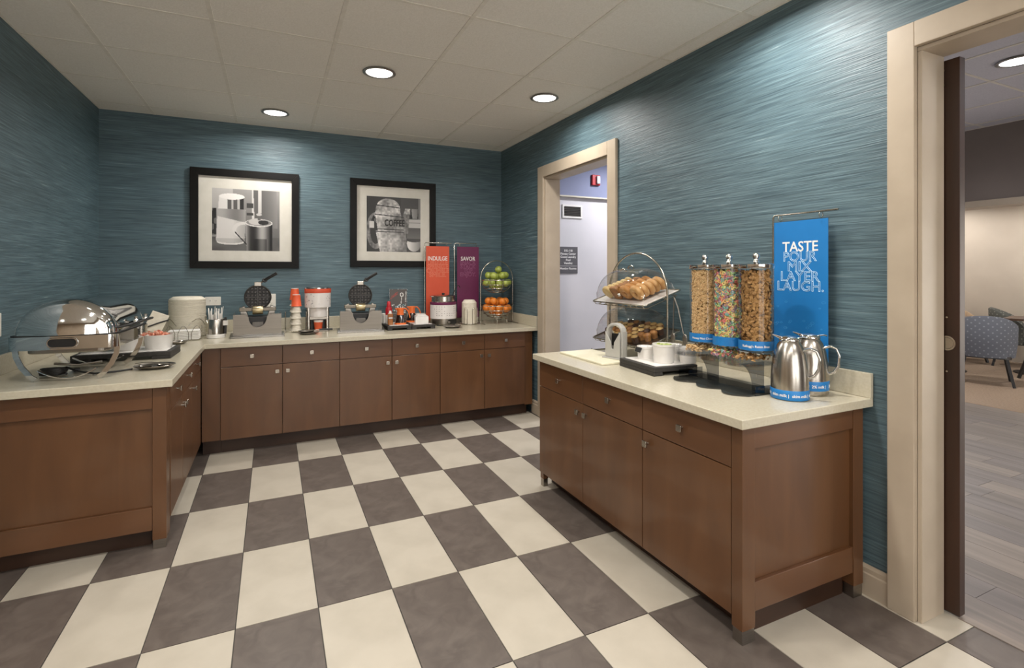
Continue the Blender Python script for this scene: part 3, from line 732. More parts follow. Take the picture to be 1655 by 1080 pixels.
# ================================================================== BACK COUNTER
# plate stack in wire rack
ps = thing('plate_rack', 'wire rack around the tall stack of foam plates', 'rack', on(-.64, 4.99))
rk = MB(); rk.torus((0, 0, .006), .142, .003, 36, 6)
for a in (20, 70, 110, 160, 200, 340): rk.tube([(.142 * math.cos(R(a)), .142 * math.sin(R(a)), .006), (.142 * math.cos(R(a)), .142 * math.sin(R(a)), .17)], .0025, 6)
for a in (-20, 20, 110, 160): pass
for a0 in (10, 100, 190, 280):
    rk.tube([(.143 * math.cos(R(a0 + q * 7)), .143 * math.sin(R(a0 + q * 7)), .10 + .055 * math.sin(PI * q / 8)) for q in range(9)], .0025, 6)
rk.build('wire_frame', M_WIRE, ps, smooth=60)
pl0 = None
for k in range(30):
    lab = 'cream foam plate in the tall stack beside the chafing dish'
    if pl0 is None:
        pl0 = tag(MB().lathe([(.075, 0), (.120, .003), (.131, .0036), (.132, .0046), (.132, .0118), (.131, .0126), (.120, .0085), (.073, .002), (1e-6, .002)], 40).build('foam_plate', M_FOAM, smooth=50), lab, 'plate', 'plates in the tall stack'); o = pl0
    else: o = pl0.copy(); COL.objects.link(o)
    o.location = on(-.64 + rnd.uniform(-.0015, .0015), 4.99 + rnd.uniform(-.0015, .0015), .012 + k * .0098); o.rotation_euler = (0, 0, rnd.uniform(0, 6))
bw = tag(MB().lathe([(.128, 0), (.126, .006), (.105, .020), (.10, .022), (1e-6, .023)], 36).build('foam_bowl', M_FOAM, smooth=50), 'upturned foam bowl topping the tall plate stack', 'bowl'); bw.location = on(-.64, 4.99, .3095)
# napkins
nh = thing('napkin_holder', 'wire napkin holder with arched ends', 'holder', on(-.63, 4.765))
w = MB()
for x in (-.09, .0, .09): w.tube([(x - .035, -.07, .004)] + [(x - .035 + .07 * q / 8, -.07, .06 + .055 * math.sin(PI * q / 8)) for q in range(9)] + [(x + .035, -.07, .004)], .002, 6)
for x in (-.11, .11): w.tube([(x, -.07, .004), (x, .06, .004), (x, .06, .10), (x, .055, .105)], .002, 6)
w.tube([(-.11, -.07, .004), (.11, -.07, .004)], .002, 6)
w.build('wire_frame', M_WIRE, nh, smooth=60)
m = MB()
for k in range(6):
    o = tag(MB().box(-.105, .105, -.062, .052, .0005, .0115).build('napkin_bundle', M_PAPER, bev=.005, seg=2), 'folded white paper napkins pressed flat in the wire holder', 'napkins', 'napkin bundles in the wire holder')
    o.location = on(-.63 + rnd.uniform(-.002, .002), 4.765, .006 + k * .0123)
# canister
cn = thing('stick_canister', 'steel canister on a white base filled with stir sticks', 'canister', on(-.418, 4.82))
MB().cyl(.068, 0, .03, 32).build('base', M_WHITE, cn, .003)
MB().lathe([(.060, .03), (.060, .15), (.0585, .152), (.057, .15), (.057, .05), (1e-6, .05)], 32).build('body', M_STEELV, cn, smooth=40)
MB().tube([(.066, -.01, .03), (.07, -.01, .14), (.066, -.01, .165)], 1, 4, flat=(.012, .004)).build('clip', M_BLACK, cn)
MB().prism(rrect(.052, .086, .10, .14, .003, 2), -.028, -.026, 'xz').build('tag', M_PAPER, cn)
for k in range(34):
    a = rnd.uniform(0, 2 * PI); r_ = .045 * math.sqrt(rnd.random()); hh = rnd.uniform(.13, .20) if k < 16 else .135
    o = tag(MB().box(-.0045, .0045, -.0012, .0012, 0, hh).build('stir_stick', M_PAPER), 'white wrapped stick standing in the steel canister', 'stir stick', 'sticks in the canister')
    o.matrix_world = TR(-.418 + r_ * math.cos(a), 4.82 + r_ * math.sin(a), C + .055, rnd.uniform(0, 360), rnd.uniform(-7, 7) if k < 16 else 0)
# waffle makers
def grid_disc(r, y0, depth):
    m = MB(); m.lathe([(r, 0), (r + .006, .004), (r + .006, .026), (r - .004, .030), (1e-6, .030)], 40, M=TR(0, y0, 0, 0, 90)); return m
M_SHIELD = pm('shield_steel', '#857f77', .38, 1, c2='#7d776f', scale=(2, 2, 120))
def waffle(label, x, y, rz, lift=0):
    t = thing('waffle_maker', label, 'waffle maker', on(x, y), rz, 'waffle makers on the back counter')
    n = 10; notch = [(.068 * math.cos(R(180 + 18 * k)), .165 + .085 * math.sin(R(180 + 18 * k))) for k in range(n + 1)]
    poly = [(-.178, .012), (.178, .012), (.178, .188), (.10, .188), (.078, .18)] + notch[::-1] + [(-.078, .18), (-.10, .188), (-.178, .188)]
    MB().prism(poly, -.002, .002, 'xz').build('front_shield', M_SHIELD, t)
    for sx in (-1, 1): MB().box(sx * .178, sx * .175, .0022, .27, .012, .188).build('side_shield', M_STEEL, t)
    MB().box(-.198, .198, -.035, .29, 0, .012).build('drip_tray', M_CLEAR if False else M_STEEL, t, .002)
    lp = MB(); lp.box(-.198, .198, -.037, -.035, 0, .03); lp.box(-.2, -.198, -.037, .29, 0, .03); lp.box(.198, .2, -.037, .29, 0, .03)
    lp.build('tray_lip', M_CLEAR, t)
    MB().box(-.12, .12, .075, .25, .012, .165).build('base_housing', M_BLACK, t, .008)
    MB().prism([(-.06, .03), (.06, .03), (.04, .12), (-.04, .12)], .03, .09, 'xz').build('control_panel', pm('panel_grey', '#6b6762', .4, .5), t, .003)
    MB().box(-.045, .045, .0285, .03, .04, .065).build('name_plate', M_BLACK, t)
    for sx in (-1, 1): MB().prism([(sx * .05, .10), (sx * .13, .10), (sx * .13, .235), (sx * .10, .25)], .12, .20, 'xz').build('pivot_bracket', M_STEEL, t, .003)
    MB().box(-.14, .14, .11, .22, .205, .235).build('lower_plate', pm('plate_grey', '#7d766a', .35, .8), t, .004)
    MB().lathe([(.034, -.04), (.036, -.035), (.036, .035), (.034, .04)], 20, M=TR(0, .09, .215, 0, 0, 90)).build('hinge_barrel', pm('hinge_brass', '#b3a583', .3, .9), t, smooth=40)
    hd = MB().lathe([(.099, 0), (.103, .004), (.103, .04), (.095, .046), (1e-6, .046)], 40, M=TR(0, .135, .322, 0, -90)).build('grid_head', M_IRON, t, smooth=40)
    gr = MB()           # raised pegs in four quadrants, divided by a cross
    for i in range(-3, 4):
        for j in range(-3, 4):
            if i == 0 or j == 0: continue
            px, pz = (i - .5 * (1 if i > 0 else -1)) * .0275 + .003 * (1 if i > 0 else -1), (j - .5 * (1 if j > 0 else -1)) * .0275 + .003 * (1 if j > 0 else -1)
            if math.hypot(abs(px) + .005, abs(pz) + .005) > .094: continue
            q = .0085; z = .322 + pz
            gr.add([(px - q, .136, z - q), (px + q, .136, z - q), (px + q, .136, z + q), (px - q, .136, z + q), (px - q * .75, .124, z - q * .75), (px + q * .75, .124, z - q * .75), (px + q * .75, .124, z + q * .75), (px - q * .75, .124, z + q * .75)],
                   [(4, 5, 6, 7), (0, 1, 5, 4), (1, 2, 6, 5), (2, 3, 7, 6), (3, 0, 4, 7)])
    g_ = gr.build('grid_pegs', pm('peg_iron', '#4d4a48', .38, .3), hd); g_['kind'] = 'stuff'
    for qx, qz in ((.0025, .094), (.094, .0025)): MB().box(-qx, qx, .127, .1355, .322 - qz, .322 + qz).build('cross_bar', pm('peg_iron', '#4d4a48', .38, .3), hd)
    MB().torus((0, 0, 0), .099, .006, 40, 8, TR(0, .13, .322, 0, 90)).build('grid_rim', pm('rim_dark', '#3d3a37', .35, .6), hd, smooth=60)
    MB().box(-.028, .028, .115, .165, .415, .45).build('latch_block', M_STEEL, hd, .004)
    MB().tube([(.015, .13, .44), (.05, .12, .462)], .008, 8).build('handle_rod', M_STEEL, hd)
    MB().tube([(.05, .12, .462), (.085, .11, .487), (.145, .10, .525)], .0125, 12).build('handle_grip', M_BLACK, hd, smooth=60)
    MB().torus((0, 0, 0), .014, .007, 16, 8, TR(.052, .119, .464, 0, 60, 0)).build('handle_guard', M_BLACK, hd, smooth=60)
    return t
waffle('open waffle iron with steel shield beside the stir stick canister', -.112, 4.715, 1)
waffle('open waffle iron with steel shield between batter dispenser and syrup tray', .712, 4.715, -6)
# paper cups in holder
chd = thing('cup_holder', 'wire and acrylic holder for two stacks of paper cups', 'cup holder', on(.186, 4.965))
w = MB()
w.tube([(x, y, .012) for x, y in rrect(-.085, .085, -.055, .095, .03, 4)], .003, 6, True)
for x, y in ((-.085, -.03), (.085, -.03), (-.085, .07), (.085, .07)): w.tube([(x, y, .0035), (x, y, .18)], .003, 6)
w.tube([(-.085, -.055, .012), (-.088, -.06, .018), (-.088, -.066, .004)], .003, 6); w.tube([(.085, -.055, .012), (.088, -.06, .018), (.088, -.066, .004)], .003, 6)
w.build('wire_frame', M_WIRE, chd, smooth=60)
m = MB(); m.box(-.083, -.081, -.04, .08, .02, .19); m.box(.081, .083, -.04, .08, .02, .19); m.build('side_panel', M_CLEARG, chd)
M_CUPW = pm('cup_cream', '#ded7c8', .6, c2='#c9c1b0', scale=(30, 30, 90))
M_CUPO = pm('cup_orange', '#dd5b32', .5)
def cup_mb(h=.10, r0=.032, r1=.042): return MB().lathe([(r1, 0), (r1 + .0025, .002), (r1, .005), (r0, h), (r0 - .003, h), (1e-6, h - .004)], 28)
def cup(label, x, y, z, mat, group, h=.10, up=False):
    t = thing('paper_cup', label, 'cup', (x, y, C + z), group=group)
    if up:
        MB().lathe([(.030, 0), (.040, .085), (.0425, .088), (.040, .090), (.0385, .085), (.029, .006), (1e-6, .006)], 28).build('cup_wall', mat, t, smooth=40)
        MB().lathe([(.0392, .075), (.0405, .088), (.043, .089), (.0405, .091)], 28).build('rim', M_PAPER, t, smooth=50)
    else:
        cup_mb(h).build('cup_wall', mat, t, smooth=40)
        MB().cyl(.0315, h, h + .004, 24).build('foot_ring', M_PAPER, t)
for k in range(4): cup('cream patterned paper cup upside down in the front stack of the holder', .188, 4.945, .017 + k * .053, M_CUPW, 'cream cups in the holder', .0485)
cup('orange paper cup topping the shorter stack in the cup holder', .190, 4.945, .2305, M_CUPO, None)
for k in range(5): cup('cream patterned paper cup upside down in the rear stack of the holder', .180, 5.033, .017 + k * .053, M_CUPW, 'cream cups at the back of the holder', .0485)
cup('orange paper cup topping the taller stack in the cup holder', .180, 5.033, .2835, M_CUPO, None)
# batter dispenser
bd = thing('batter_dispenser', 'white and orange batter dispenser drum on steel posts', 'dispenser', on(.372, 4.985))
M_DRUM = pm('drum_white', '#e4dfdb', .35, c2='#dcd6d2', scale=(5, 5, 5), coat=.2)
MB().lathe([(.078, .13), (.082, .132), (.082, .215), (.112, .217), (.112, .345)], 40).build('drum', M_DRUM, bd, smooth=35)
MB().lathe([(.1125, .345), (.1135, .348), (.1135, .382), (.1125, .385)], 40).build('colour_band', M_CORAL, bd, smooth=35)
MB().lathe([(.114, .385), (.114, .392), (.10, .400), (.03, .406), (1e-6, .406)], 36).build('lid', M_CHROME, bd, smooth=40)
for sx in (-1, 1): MB().prism(rrect(sx * .080 - .017, sx * .080 + .017, -.03, .03, .012, 4), 0, .216).build('post', M_STEELV, bd, smooth=40)
MB().box(-.075, .075, -.05, .06, .105, .13).build('valve_plate', M_STEEL, bd, .004)
MB().lathe([(.018, .103), (.022, .106)], 20, (0, -.02, 0)).build('spout', M_BLACK, bd)
MB().box(-.086, .086, -.07, .08, 0, .008).build('foot_plate', M_STEEL, bd, .003)
MB().box(-.07, .07, .03, .05, .008, .105).build('back_plate', M_BLACK, bd)
dk = MB()
for k in range(46):
    a = R(200 + rnd.random() * 140); z = rnd.uniform(.23, .335)
    if abs(math.degrees(a) - 278) < 26 and z > .255: continue
    dk.box(-.003, .003, -.0006, .0006, -.0017, .0017, TR(.1125 * math.cos(a), .1125 * math.sin(a), z, math.degrees(a) + 90))
dk.build('speckle_print', M_BLACK, bd)['kind'] = 'stuff'
cup('orange paper cup standing under the batter spout', .372, 4.945, .0098, M_CUPO, None, up=True)
lr = thing('ladle_rest', 'steel ladle with black handle lying on a rest before the batter dispenser', 'ladle', on(.275, 4.74), 4)
MB().lathe([(1e-6, .002), (.05, .003), (.075, .012), (.078, .014), (.074, .015), (.05, .006), (1e-6, .005)], 32, sx=1.15, sy=.8).build('dish', M_STEEL, lr, smooth=50)
MB().lathe([(1e-6, .012), (.035, .016), (.052, .032), (.050, .034), (1e-6, .02)], 28, (-.01, 0, 0), sx=1.3, sy=.9).build('ladle_bowl', M_STEEL, lr, smooth=50)
MB().tube([(.05, 0, .032), (.09, 0, .035)], .004, 8).build('ladle_neck', M_STEEL, lr)
MB().tube([(.09, 0, .035), (.20, 0, .034)], .0085, 10).build('handle', M_BLACK, lr, smooth=60)
# syrup trays
for k, x in enumerate((1.0575, 1.2825)):
    riser('serving_tray', ('black riser tray under whipped cream can and syrup', 'black riser tray under the white packet caddy')[k], x, 4.885, .222, .34, .04, group='syrup trays')
ZT = .0445
wc = thing('whipped_cream_can', 'red capped whipped cream can on the syrup tray', 'can', on(.995, 4.90, ZT))
MB().cyl(.031, 0, .125, 28).build('body', M_WHITE, wc, .003)
MB().lathe([(.0313, .085), (.0313, .135), (.026, .155), (.02, .158)], 28).build('red_shoulder', M_RED, wc, smooth=40)
MB().lathe([(.020, .158), (.021, .165), (.016, .208), (.012, .212), (1e-6, .212)], 24).build('cap', M_RED, wc, smooth=40)
sb = thing('syrup_bottle', 'caramel coloured squeeze bottle with pale label', 'bottle', on(.985, 4.79, ZT))
MB().prism(rrect(-.024, .024, -.018, .018, .010, 4), 0, .105).build('body', M_CARAMEL, sb, .005)
MB().lathe([(.018, .105), (.012, .116), (.012, .13), (1e-6, .132)], 20).build('cap', M_WHITE, sb, smooth=40)
MB().box(-.0235, .0235, -.0192, -.0182, .055, .075).build('label_band', pm('label_brown', '#5b3218', .5), sb)
MB().box(-.018, .018, -.0196, -.0192, .060, .070).build('label_text_block', M_PAPER, sb)
bx = thing('creamer_box', 'white box standing at the end of the syrup tray', 'box', on(.963, 4.98, ZT))
MB().box(-.012, .012, -.05, .05, 0, .09).build('carton', M_PAPER, bx, .002); MB().box(-.0125, .0125, -.051, .051, .07, .092).build('flap', M_PAPER, bx, .001)
def pitcher(label, x, y, rz):
    t = thing('syrup_pitcher', label, 'pitcher', on(x, y, ZT), rz, 'orange handled syrup pitchers')
    MB().lathe([(.052, .012), (.048, .02), (.034, .085), (.032, .09)], 28).build('glass_body', M_SYRUP, t, smooth=40)
    MB().lathe([(.054, 0), (.055, .004), (.054, .014), (.05, .016)], 28).build('base', M_ORANGE, t, smooth=40)
    MB().lathe([(.033, .088), (.030, .12), (.034, .148), (.030, .152), (1e-6, .154)], 28).build('collar', M_ORANGE, t, smooth=50)
    MB().tube([(.028, 0, .145), (.05, 0, .146), (.070, 0, .125), (.084, 0, .085), (.088, 0, .06)], 1, 8, flat=(.009, .006)).build('handle', M_ORANGE, t, smooth=60)
    MB().prism([(-.034, .13), (-.05, .15), (-.02, .152)], -.01, .01, 'xz').build('spout', M_ORANGE, t, .003)
pitcher('orange topped syrup pitcher in front of the chalkboard card', 1.085, 4.815, -15)
pitcher('orange topped syrup pitcher behind the white packet caddy', 1.235, 4.985, -15)
cy_ = thing('packet_caddy', 'white open caddy for syrup packets on the tray', 'caddy', on(1.285, 4.815, ZT), -10)
m = MB(); m.box(-.06, .06, -.08, .08, 0, .004)
for x in (-.06, .057): m.box(x, x + .003, -.08, .08, .004, .07)
for y in (-.08, -.027, .027, .077): m.box(-.057, .057, y, y + .003, .004, .07)
m.build('bin', M_WHITE, cy_)
for y in (-.052, .001, .053): MB().box(-.05, .05, y - .018, y + .018, .005, .062).build('divider_block', M_PAPER, cy_, .004)
for y in (-.052, .001, .053): MB().prism([(-.055, .07), (.055, .07), (.035, .088), (-.035, .088)], y - .02, y + .02, 'xz').build('lid_flap', M_WHITE, cy_, .002)
# chalkboard card: flat print, drawn as colour on a fine grid
r3 = np.random.RandomState(4); A = np.zeros((90, 44, 3)); A[:] = (.33, .31, .30)
def dot(cx, cy, r_, col):
    yy, xx = np.mgrid[0:90, 0:44]; A[((xx - cx) ** 2 + (yy - cy) ** 2) < r_ * r_] = col
for k in range(60): dot(r3.uniform(4, 40), 38 + r3.uniform(0, 22), r3.uniform(.7, 1.5), (.88, .89, .88) if k % 3 else (.45, .70, .74))
for k in range(26):
    u = k / 25; dot(3 + 17 * u, 22 - 13 * u + 3 * math.sin(k * 1.4), 1.0, (.70, .27, .24))
for q in range(14): dot(30 + 3.6 * math.cos(q * .45), 14 + 4.5 * math.sin(q * .45), 1.3, (.85, .85, .83))
for q in range(12): dot(30 - q * .15, 18 + q * 1.6, .9, (.85, .85, .83)); dot(40.5 - .1 * q, 6 + q * 2.3, 1.0, (.86, .86, .84))
for k in range(26): dot(r3.uniform(5, 40), 66 + r3.uniform(0, 16), .8, (.6, .6, .6))
A[61:63] = (.5, .5, .5)
cc = thing('menu_card', 'chalkboard style card with hand drawn white and red sketches', 'card', on(1.137, 5.14), -4)
MB().box(-.088, .088, 0, .004, .008, .362).build('acrylic_sheet', M_CLEAR, cc)
MB().box(-.088, .088, -.03, .05, 0, .008).build('foot', M_CLEAR, cc)
paint('print', np.clip(A, 0, 1), cc, -.086, .086, .012, .36, -.0015)
MB().box(-.086, .086, -.0012, -.0002, .012, .36).build('card_back', M_TRAY, cc)
# soup warmer
sw = thing('soup_warmer', 'white and plum soup warmer with steel pot', 'soup warmer', on(1.565, 5.015))
MB().lathe([(.122, .008), (.126, .012), (.128, .068)], 40).build('base', M_STEEL, sw, smooth=40)
for sx, sy in ((-1, -1), (1, -1), (-1, 1), (1, 1)): MB().box(sx * .075 - .014, sx * .075 + .014, sy * .085 - .012, sy * .085 + .012, 0, .012).build('foot', M_BLACK, sw)
MB().lathe([(.131, .068), (.131, .205)], 44).build('wrap', M_DRUM, sw, smooth=30)
MB().lathe([(.1315, .205), (.132, .206), (.132, .232), (.131, .233)], 44).build('colour_band', M_PURPLE, sw, smooth=30)
MB().lathe([(.131, .233), (.122, .236), (.118, .24), (.116, .285), (.124, .290), (.120, .294), (.06, .302), (1e-6, .304)], 44).build('pot', M_STEELV, sw, smooth=40)
MB().lathe([(.012, .302), (.016, .312), (.012, .32), (1e-6, .322)], 16).build('lid_knob', M_BLACK, sw, smooth=50)
MB().box(-.02, .07, -.132, -.121, .016, .06, rot('Z', 14)).build('control_panel', M_BLACK, sw)
MB().lathe([(.013, 0), (.013, .016), (1e-6, .018)], 16, M=TR(.012, -.131, .036, 10, 90)).build('dial', M_STEEL, sw)
MB().tube([(.09, -.02, .30), (.115, -.02, .345), (.135, -.02, .385), (.15, -.02, .398), (.165, -.02, .39), (.172, -.02, .37)], .0045, 8).build('ladle_handle', M_BLACK, sw, smooth=60)
dk = MB()
for i in range(10):
    for j in range(5):
        if rnd.random() < .25 or (5 <= i <= 7 and 1 < j): continue
        a = R(212 + i * 11.5); dk.box(-.004, .004, -.0006, .0006, -.002, .002, TR(.1315 * math.cos(a), .1315 * math.sin(a), .10 + j * .022, math.degrees(a) + 90))
dk.build('speckle_print', M_BLACK, sw)['kind'] = 'stuff'
MB().tube([(-.128, -.02, .285), (-.145, -.03, .29), (-.145, -.06, .29), (-.118, -.06, .288)], .004, 8).build('pot_handle', M_WIRE, sw, smooth=60)
# bowl stack
bh = thing('bowl_holder', 'wire holder around the stack of foam bowls', 'holder', on(1.825, 4.965))
w = MB(); w.torus((0, 0, .005), .083, .0028, 32, 6)
for a in (225, 285, 345, 60, 120): w.tube([(.083 * math.cos(R(a - 12)), .083 * math.sin(R(a - 12)), .005)] + [(.083 * math.cos(R(a - 12 + 24 * q / 8)), .083 * math.sin(R(a - 12 + 24 * q / 8)), .15 + .018 * math.sin(PI * q / 8)) for q in range(9)] + [(.083 * math.cos(R(a + 12)), .083 * math.sin(R(a + 12)), .005)], .0025, 6)
w.build('wire_frame', M_WIRE, bh, smooth=60)
b0 = None
for k in range(20):
    if b0 is None: b0 = tag(MB().lathe([(1e-6, .0325), (.046, .033), (.0705, .004), (.074, 0), (.077, .002), (.0755, .006), (.052, .0355), (1e-6, .0355)], 32).build('foam_bowl', M_FOAM, smooth=50), 'cream foam bowl upside down in the wire holder stack', 'bowl', 'foam bowls in the holder'); o = b0
    else: o = b0.copy(); COL.objects.link(o)
    o.location = on(1.825, 4.965, .008 + k * .0108)
spoon_rest('flat steel spoon rest in front of the soup warmer', 1.56, 4.715, 8, .078, 0)
# hanging banners
def banner(label, mat, x, y, z0, z1, w, word, lines, ink, M0, pole_dx, rod, zoff=0):
    """built facing local -Y, then placed by M0"""
    t = thing('banner_stand', label, 'banner'); t.matrix_world = M0
    px = -w / 2 - pole_dx
    st = MB(); zt = z1 + .035 - C
    st.tube([(px, 0, .006), (px, 0, zt - .01), (px + .01, 0, zt), (px + rod, 0, zt)], .0045, 8)
    st.build('pole', M_WIRE, t, smooth=60)
    MB().prism(rrect(px - .02, px + w * .9, -.012, .02, .006, 3), 0, .006).build('base_plate', M_CLEAR, t)
    b = MB(); b.box(-w / 2, w / 2, -.001, .001, z0 - C, z1 - C); bb = b.build('banner_sheet', mat, t)
    for s_ in (-1, 1): MB().torus((0, 0, 0), .014, .0016, 16, 6, TR(s_ * w * .38, 0, z1 - C + .018, 0, 0, 90)).build('hook', M_WIRE, bb, smooth=60)
    hz = z1 - C - .147; sz = w * .245
    text_mb(word, sz, Matrix.Translation((0, -.0014, hz)) @ FACE_Y, bold=sz * .012, width=w * (.84 if len(word) > 5 else .66)).build('lettering', M_INK, bb)
    z = hz
    for ln, wd in lines:
        z -= sz * .70
        text_mb(ln, sz * .98, Matrix.Translation((0, -.0012, z)) @ FACE_Y, outline=.0011, width=w * wd).build('outline_lettering', ink, bb)
    return t, bb
banner('coral hanging banner reading INDULGE on a wire stand', M_CORAL, 0, 0, .885, 1.655, .25, 'INDULGE', [('DRIZZLE', .86), ('SPRINKLE', .9), ('CRUMBLE', .96), ('SMILE.', .74)], M_INKO, Matrix.Translation(on(1.567, 5.215)), .015, .29)
banner('plum hanging banner reading SAVOR on a wire stand', M_PURPLE, 0, 0, .90, 1.655, .245, 'SAVOR', [('SNACK', .74), ('STACK', .70), ('TOP', .42), ('ENJOY.', .74)], M_INKP, Matrix.Translation(on(1.895, 5.19)), .03, .25)
bt, bsheet = banner('blue hanging banner reading TASTE on a wire stand beside the cereal', M_BLUE, 0, 0, .915, 1.64, .277, 'TASTE', [('POUR', .62), ('MIX', .45), ('LAYER', .72), ('LAUGH.', .86)], M_INKB, Matrix.Translation(on(2.288, 1.652)) @ Matrix.Rotation(R(-90), 4, 'Z'), .006, .33)
bu = MB()
for k in range(70):
    u, v = rnd.uniform(-.13, .13), rnd.betavariate(1, 2.2) * .40 + .06
    bu.torus((0, 0, 0), rnd.uniform(.003, .007), .0007, 14, 4, Matrix.Translation((u, -.0012, v)) @ FACE_Y @ Matrix.Diagonal((1.3, .8, .4, 1)))
bu.build('bubble_print', M_BLUEL, bsheet)['kind'] = 'stuff'
# fruit basket
fb = thing('fruit_basket', 'two-tier wire fruit basket with arched handle', 'fruit basket', on(2.118, 4.93))
w = MB(); hw = .182
w.tube([(-hw, 0, .004), (-hw, 0, .46)] + [(-hw * math.cos(PI * k / 16), 0, .46 + .19 * math.sin(PI * k / 16)) for k in range(1, 16)] + [(hw, 0, .46), (hw, 0, .004)], .005, 8)
for sx in (-1, 1): w.tube([(sx * hw, -.13, .004), (sx * hw, .13, .004)], .004, 8)
for sx in (-.06, .05): w.tube([(sx, -.14, .004), (sx, -.145, .05), (sx * 1.05, -.10, .06)], .004, 8)
w.build('arch_frame', M_WIRE, fb, smooth=60)
for zr, dep in ((.448, .135), (.185, .135)):
    b = MB(); Rb = .172
    for k, (f_, z_) in enumerate(((1, 0), (.93, .35), (.80, .62), (.60, .83), (.34, .96))): b.torus((0, 0, zr - dep * z_), Rb * f_, .003 if k else .004, 40, 6)
    for a in range(0, 360, 45): b.tube([(Rb * math.cos(R(a)) * math.cos(q * PI / 16), Rb * math.sin(R(a)) * math.cos(q * PI / 16), zr - dep * math.sin(q * PI / 16)) for q in range(0, 8)], .0025, 6)
    b.build('wire_bowl', M_WIRE, fb, smooth=60)
M_APPLE = pm('apple_skin', '#aab558', .3, c2='#96a545', scale=(14, 14, 14), coat=.3)
M_ORNG = pm('orange_peel', '#e0852b', .45, c2='#d87722', scale=(180, 180, 180), bump=.25)
M_STEM = pm('fruit_stem', '#4b3a1c', .8)
def fruit_pile(name, mat, label, cat, group, zr, r, seed, apple):
    rr = random.Random(seed); spots = []
    for ring, cnt, z in ((.117, 9, -.028), (.047, 3, -.066), (.089, 6, .047), (0, 1, .03)) + (((.02, 1, .107),) if apple else ()):
        for k in range(cnt):
            a = 2 * PI * k / cnt + ring * 9; spots.append((ring * math.cos(a), ring * math.sin(a), z + rr.uniform(-.004, .004)))
    proto = None
    for sx, sy, sz in spots:
        if proto is None:
            t = thing(name, label, cat, group=group)
            if apple:
                MB().lathe([(1e-6, -r * .80), (r * .35, -r * .88), (r * .8, -r * .5), (r, .05 * r), (r * .82, r * .62), (r * .4, r * .85), (r * .12, r * .76), (1e-6, r * .66)], 18).build('flesh', mat, t, smooth=60)
                MB().tube([(0, 0, r * .66), (r * .06, 0, r * .9), (r * .14, 0, r * 1.08)], .0016, 6).build('stem', M_STEM, t)
            else:
                MB().sphere((0, 0, 0), r, 18, 12, (1, 1, .95)).build('peel', mat, t, smooth=60)
                MB().cyl(.0028, r * .93, r * .955, 8).build('navel', M_STEM, t)
            proto = t
        else: t = copy_tree(proto)
        t.location = on(2.118 + sx, 4.93 + sy, zr + sz)
        t.rotation_euler = (rr.uniform(-.7, .7), rr.uniform(-.7, .7), rr.uniform(0, 6))
fruit_pile('green_apple', M_APPLE, 'green apple heaped in the upper wire basket', 'apple', 'apples in the upper basket', .448, .0385, 3, True)
fruit_pile('orange', M_ORNG, 'whole orange heaped in the lower wire basket', 'orange', 'oranges in the lower basket', .185, .0382, 5, False)

# ================================================================== CEREAL COUNTER
# cutting board and slicer
cb = tag(MB().prism(rrect(1.715, 1.975, 2.46, 2.95, .015, 4), C, C + .012).build('cutting_board', pm('board_poly', '#dcd6bd', .45, c2='#d5cfb4'), bev=.003), 'white plastic cutting board under the bagel slicer', 'cutting board')
gs = thing('bagel_slicer', 'grey guillotine bagel slicer with arched handle', 'bagel slicer', (1.905, 2.585, C + .012), -74)
M_GREYP = pm('slicer_grey', '#b3b1ab', .35, c2='#aaa8a2', coat=.2)
MB().prism(rrect(-.075, .075, -.05, .05, .01, 3), 0, .008).build('foot_plate', M_GREYP, gs, .003)
v_ = [(-.055, .008), (.055, .008), (.055, .165), (.012, .10), (.008, .06), (-.008, .06), (-.012, .10), (-.055, .165)]
MB().prism(v_, -.038, -.030, 'xz').build('guard', M_GREYP, gs, .003); MB().prism(v_, .030, .038, 'xz').build('guard', M_GREYP, gs, .003)
MB().prism([(-.03, .075), (.03, .075), (.03, .15), (-.03, .15)], -.003, .003, 'xz').build('blade', M_BLACK, gs)
hp = [(-.062, .008), (-.062, .165)] + [(-.062 * math.cos(PI * k / 12), .165 + .05 * math.sin(PI * k / 12)) for k in range(1, 12)] + [(.062, .165), (.062, .008), (.046, .008), (.046, .165)] + [(.046 * math.cos(PI * k / 12), .165 + .034 * math.sin(PI * k / 12)) for k in range(1, 12)] + [(-.046, .165), (-.046, .008)]
MB().prism(hp, -.022, .022, 'xz').build('handle_arch', M_GREYP, gs, .004)
# pastry stand
PX, PY0, PY1 = 2.13, 2.385, 2.965
pst = thing('pastry_stand', 'two-tier wire pastry stand with arched handle', 'display stand', (PX, (PY0 + PY1) / 2, C))
hw = (PY1 - PY0) / 2; w = MB()
w.tube([(0, -hw, .004), (0, -hw, .40)] + [(0, -hw * math.cos(PI * k / 18), .40 + .26 * math.sin(PI * k / 18)) for k in range(1, 18)] + [(0, hw, .40), (0, hw, .004)], .0065, 10)
w.tube([(-.14, hw, .0045), (.15, hw, .0045)], .0045, 8); w.tube([(-.03, -hw, .0045), (.15, -hw, .0045)], .0045, 8)
w.tube([(-.14, hw, .0045), (-.15, hw, .012), (-.165, hw - .01, .004)], .004, 8)
w.build('arch_frame', M_WIRE, pst, smooth=60)
TILT = 18.0
TW, TD = .50, .285                      # tray along Y, and front to back
def tier(zf):
    """tray frame: x 0 (front edge) .. TD (rear), y along the counter, tilted up to the wall"""
    return Matrix.Translation((-.15, 0, zf)) @ Matrix.Rotation(R(-TILT), 4, 'Y')
M_DOUGH = [pm('bread_' + n_, c, .55, c2=c2, scale=(26, 26, 26), bump=.1) for n_, c, c2 in (('bagel', '#c99558', '#b27a3d'), ('brown', '#a87740', '#8d5c2b'), ('pale', '#dcc48f', '#cfb075'), ('plain', '#d6ab72', '#c39155'))]
pname = pst.matrix_basis
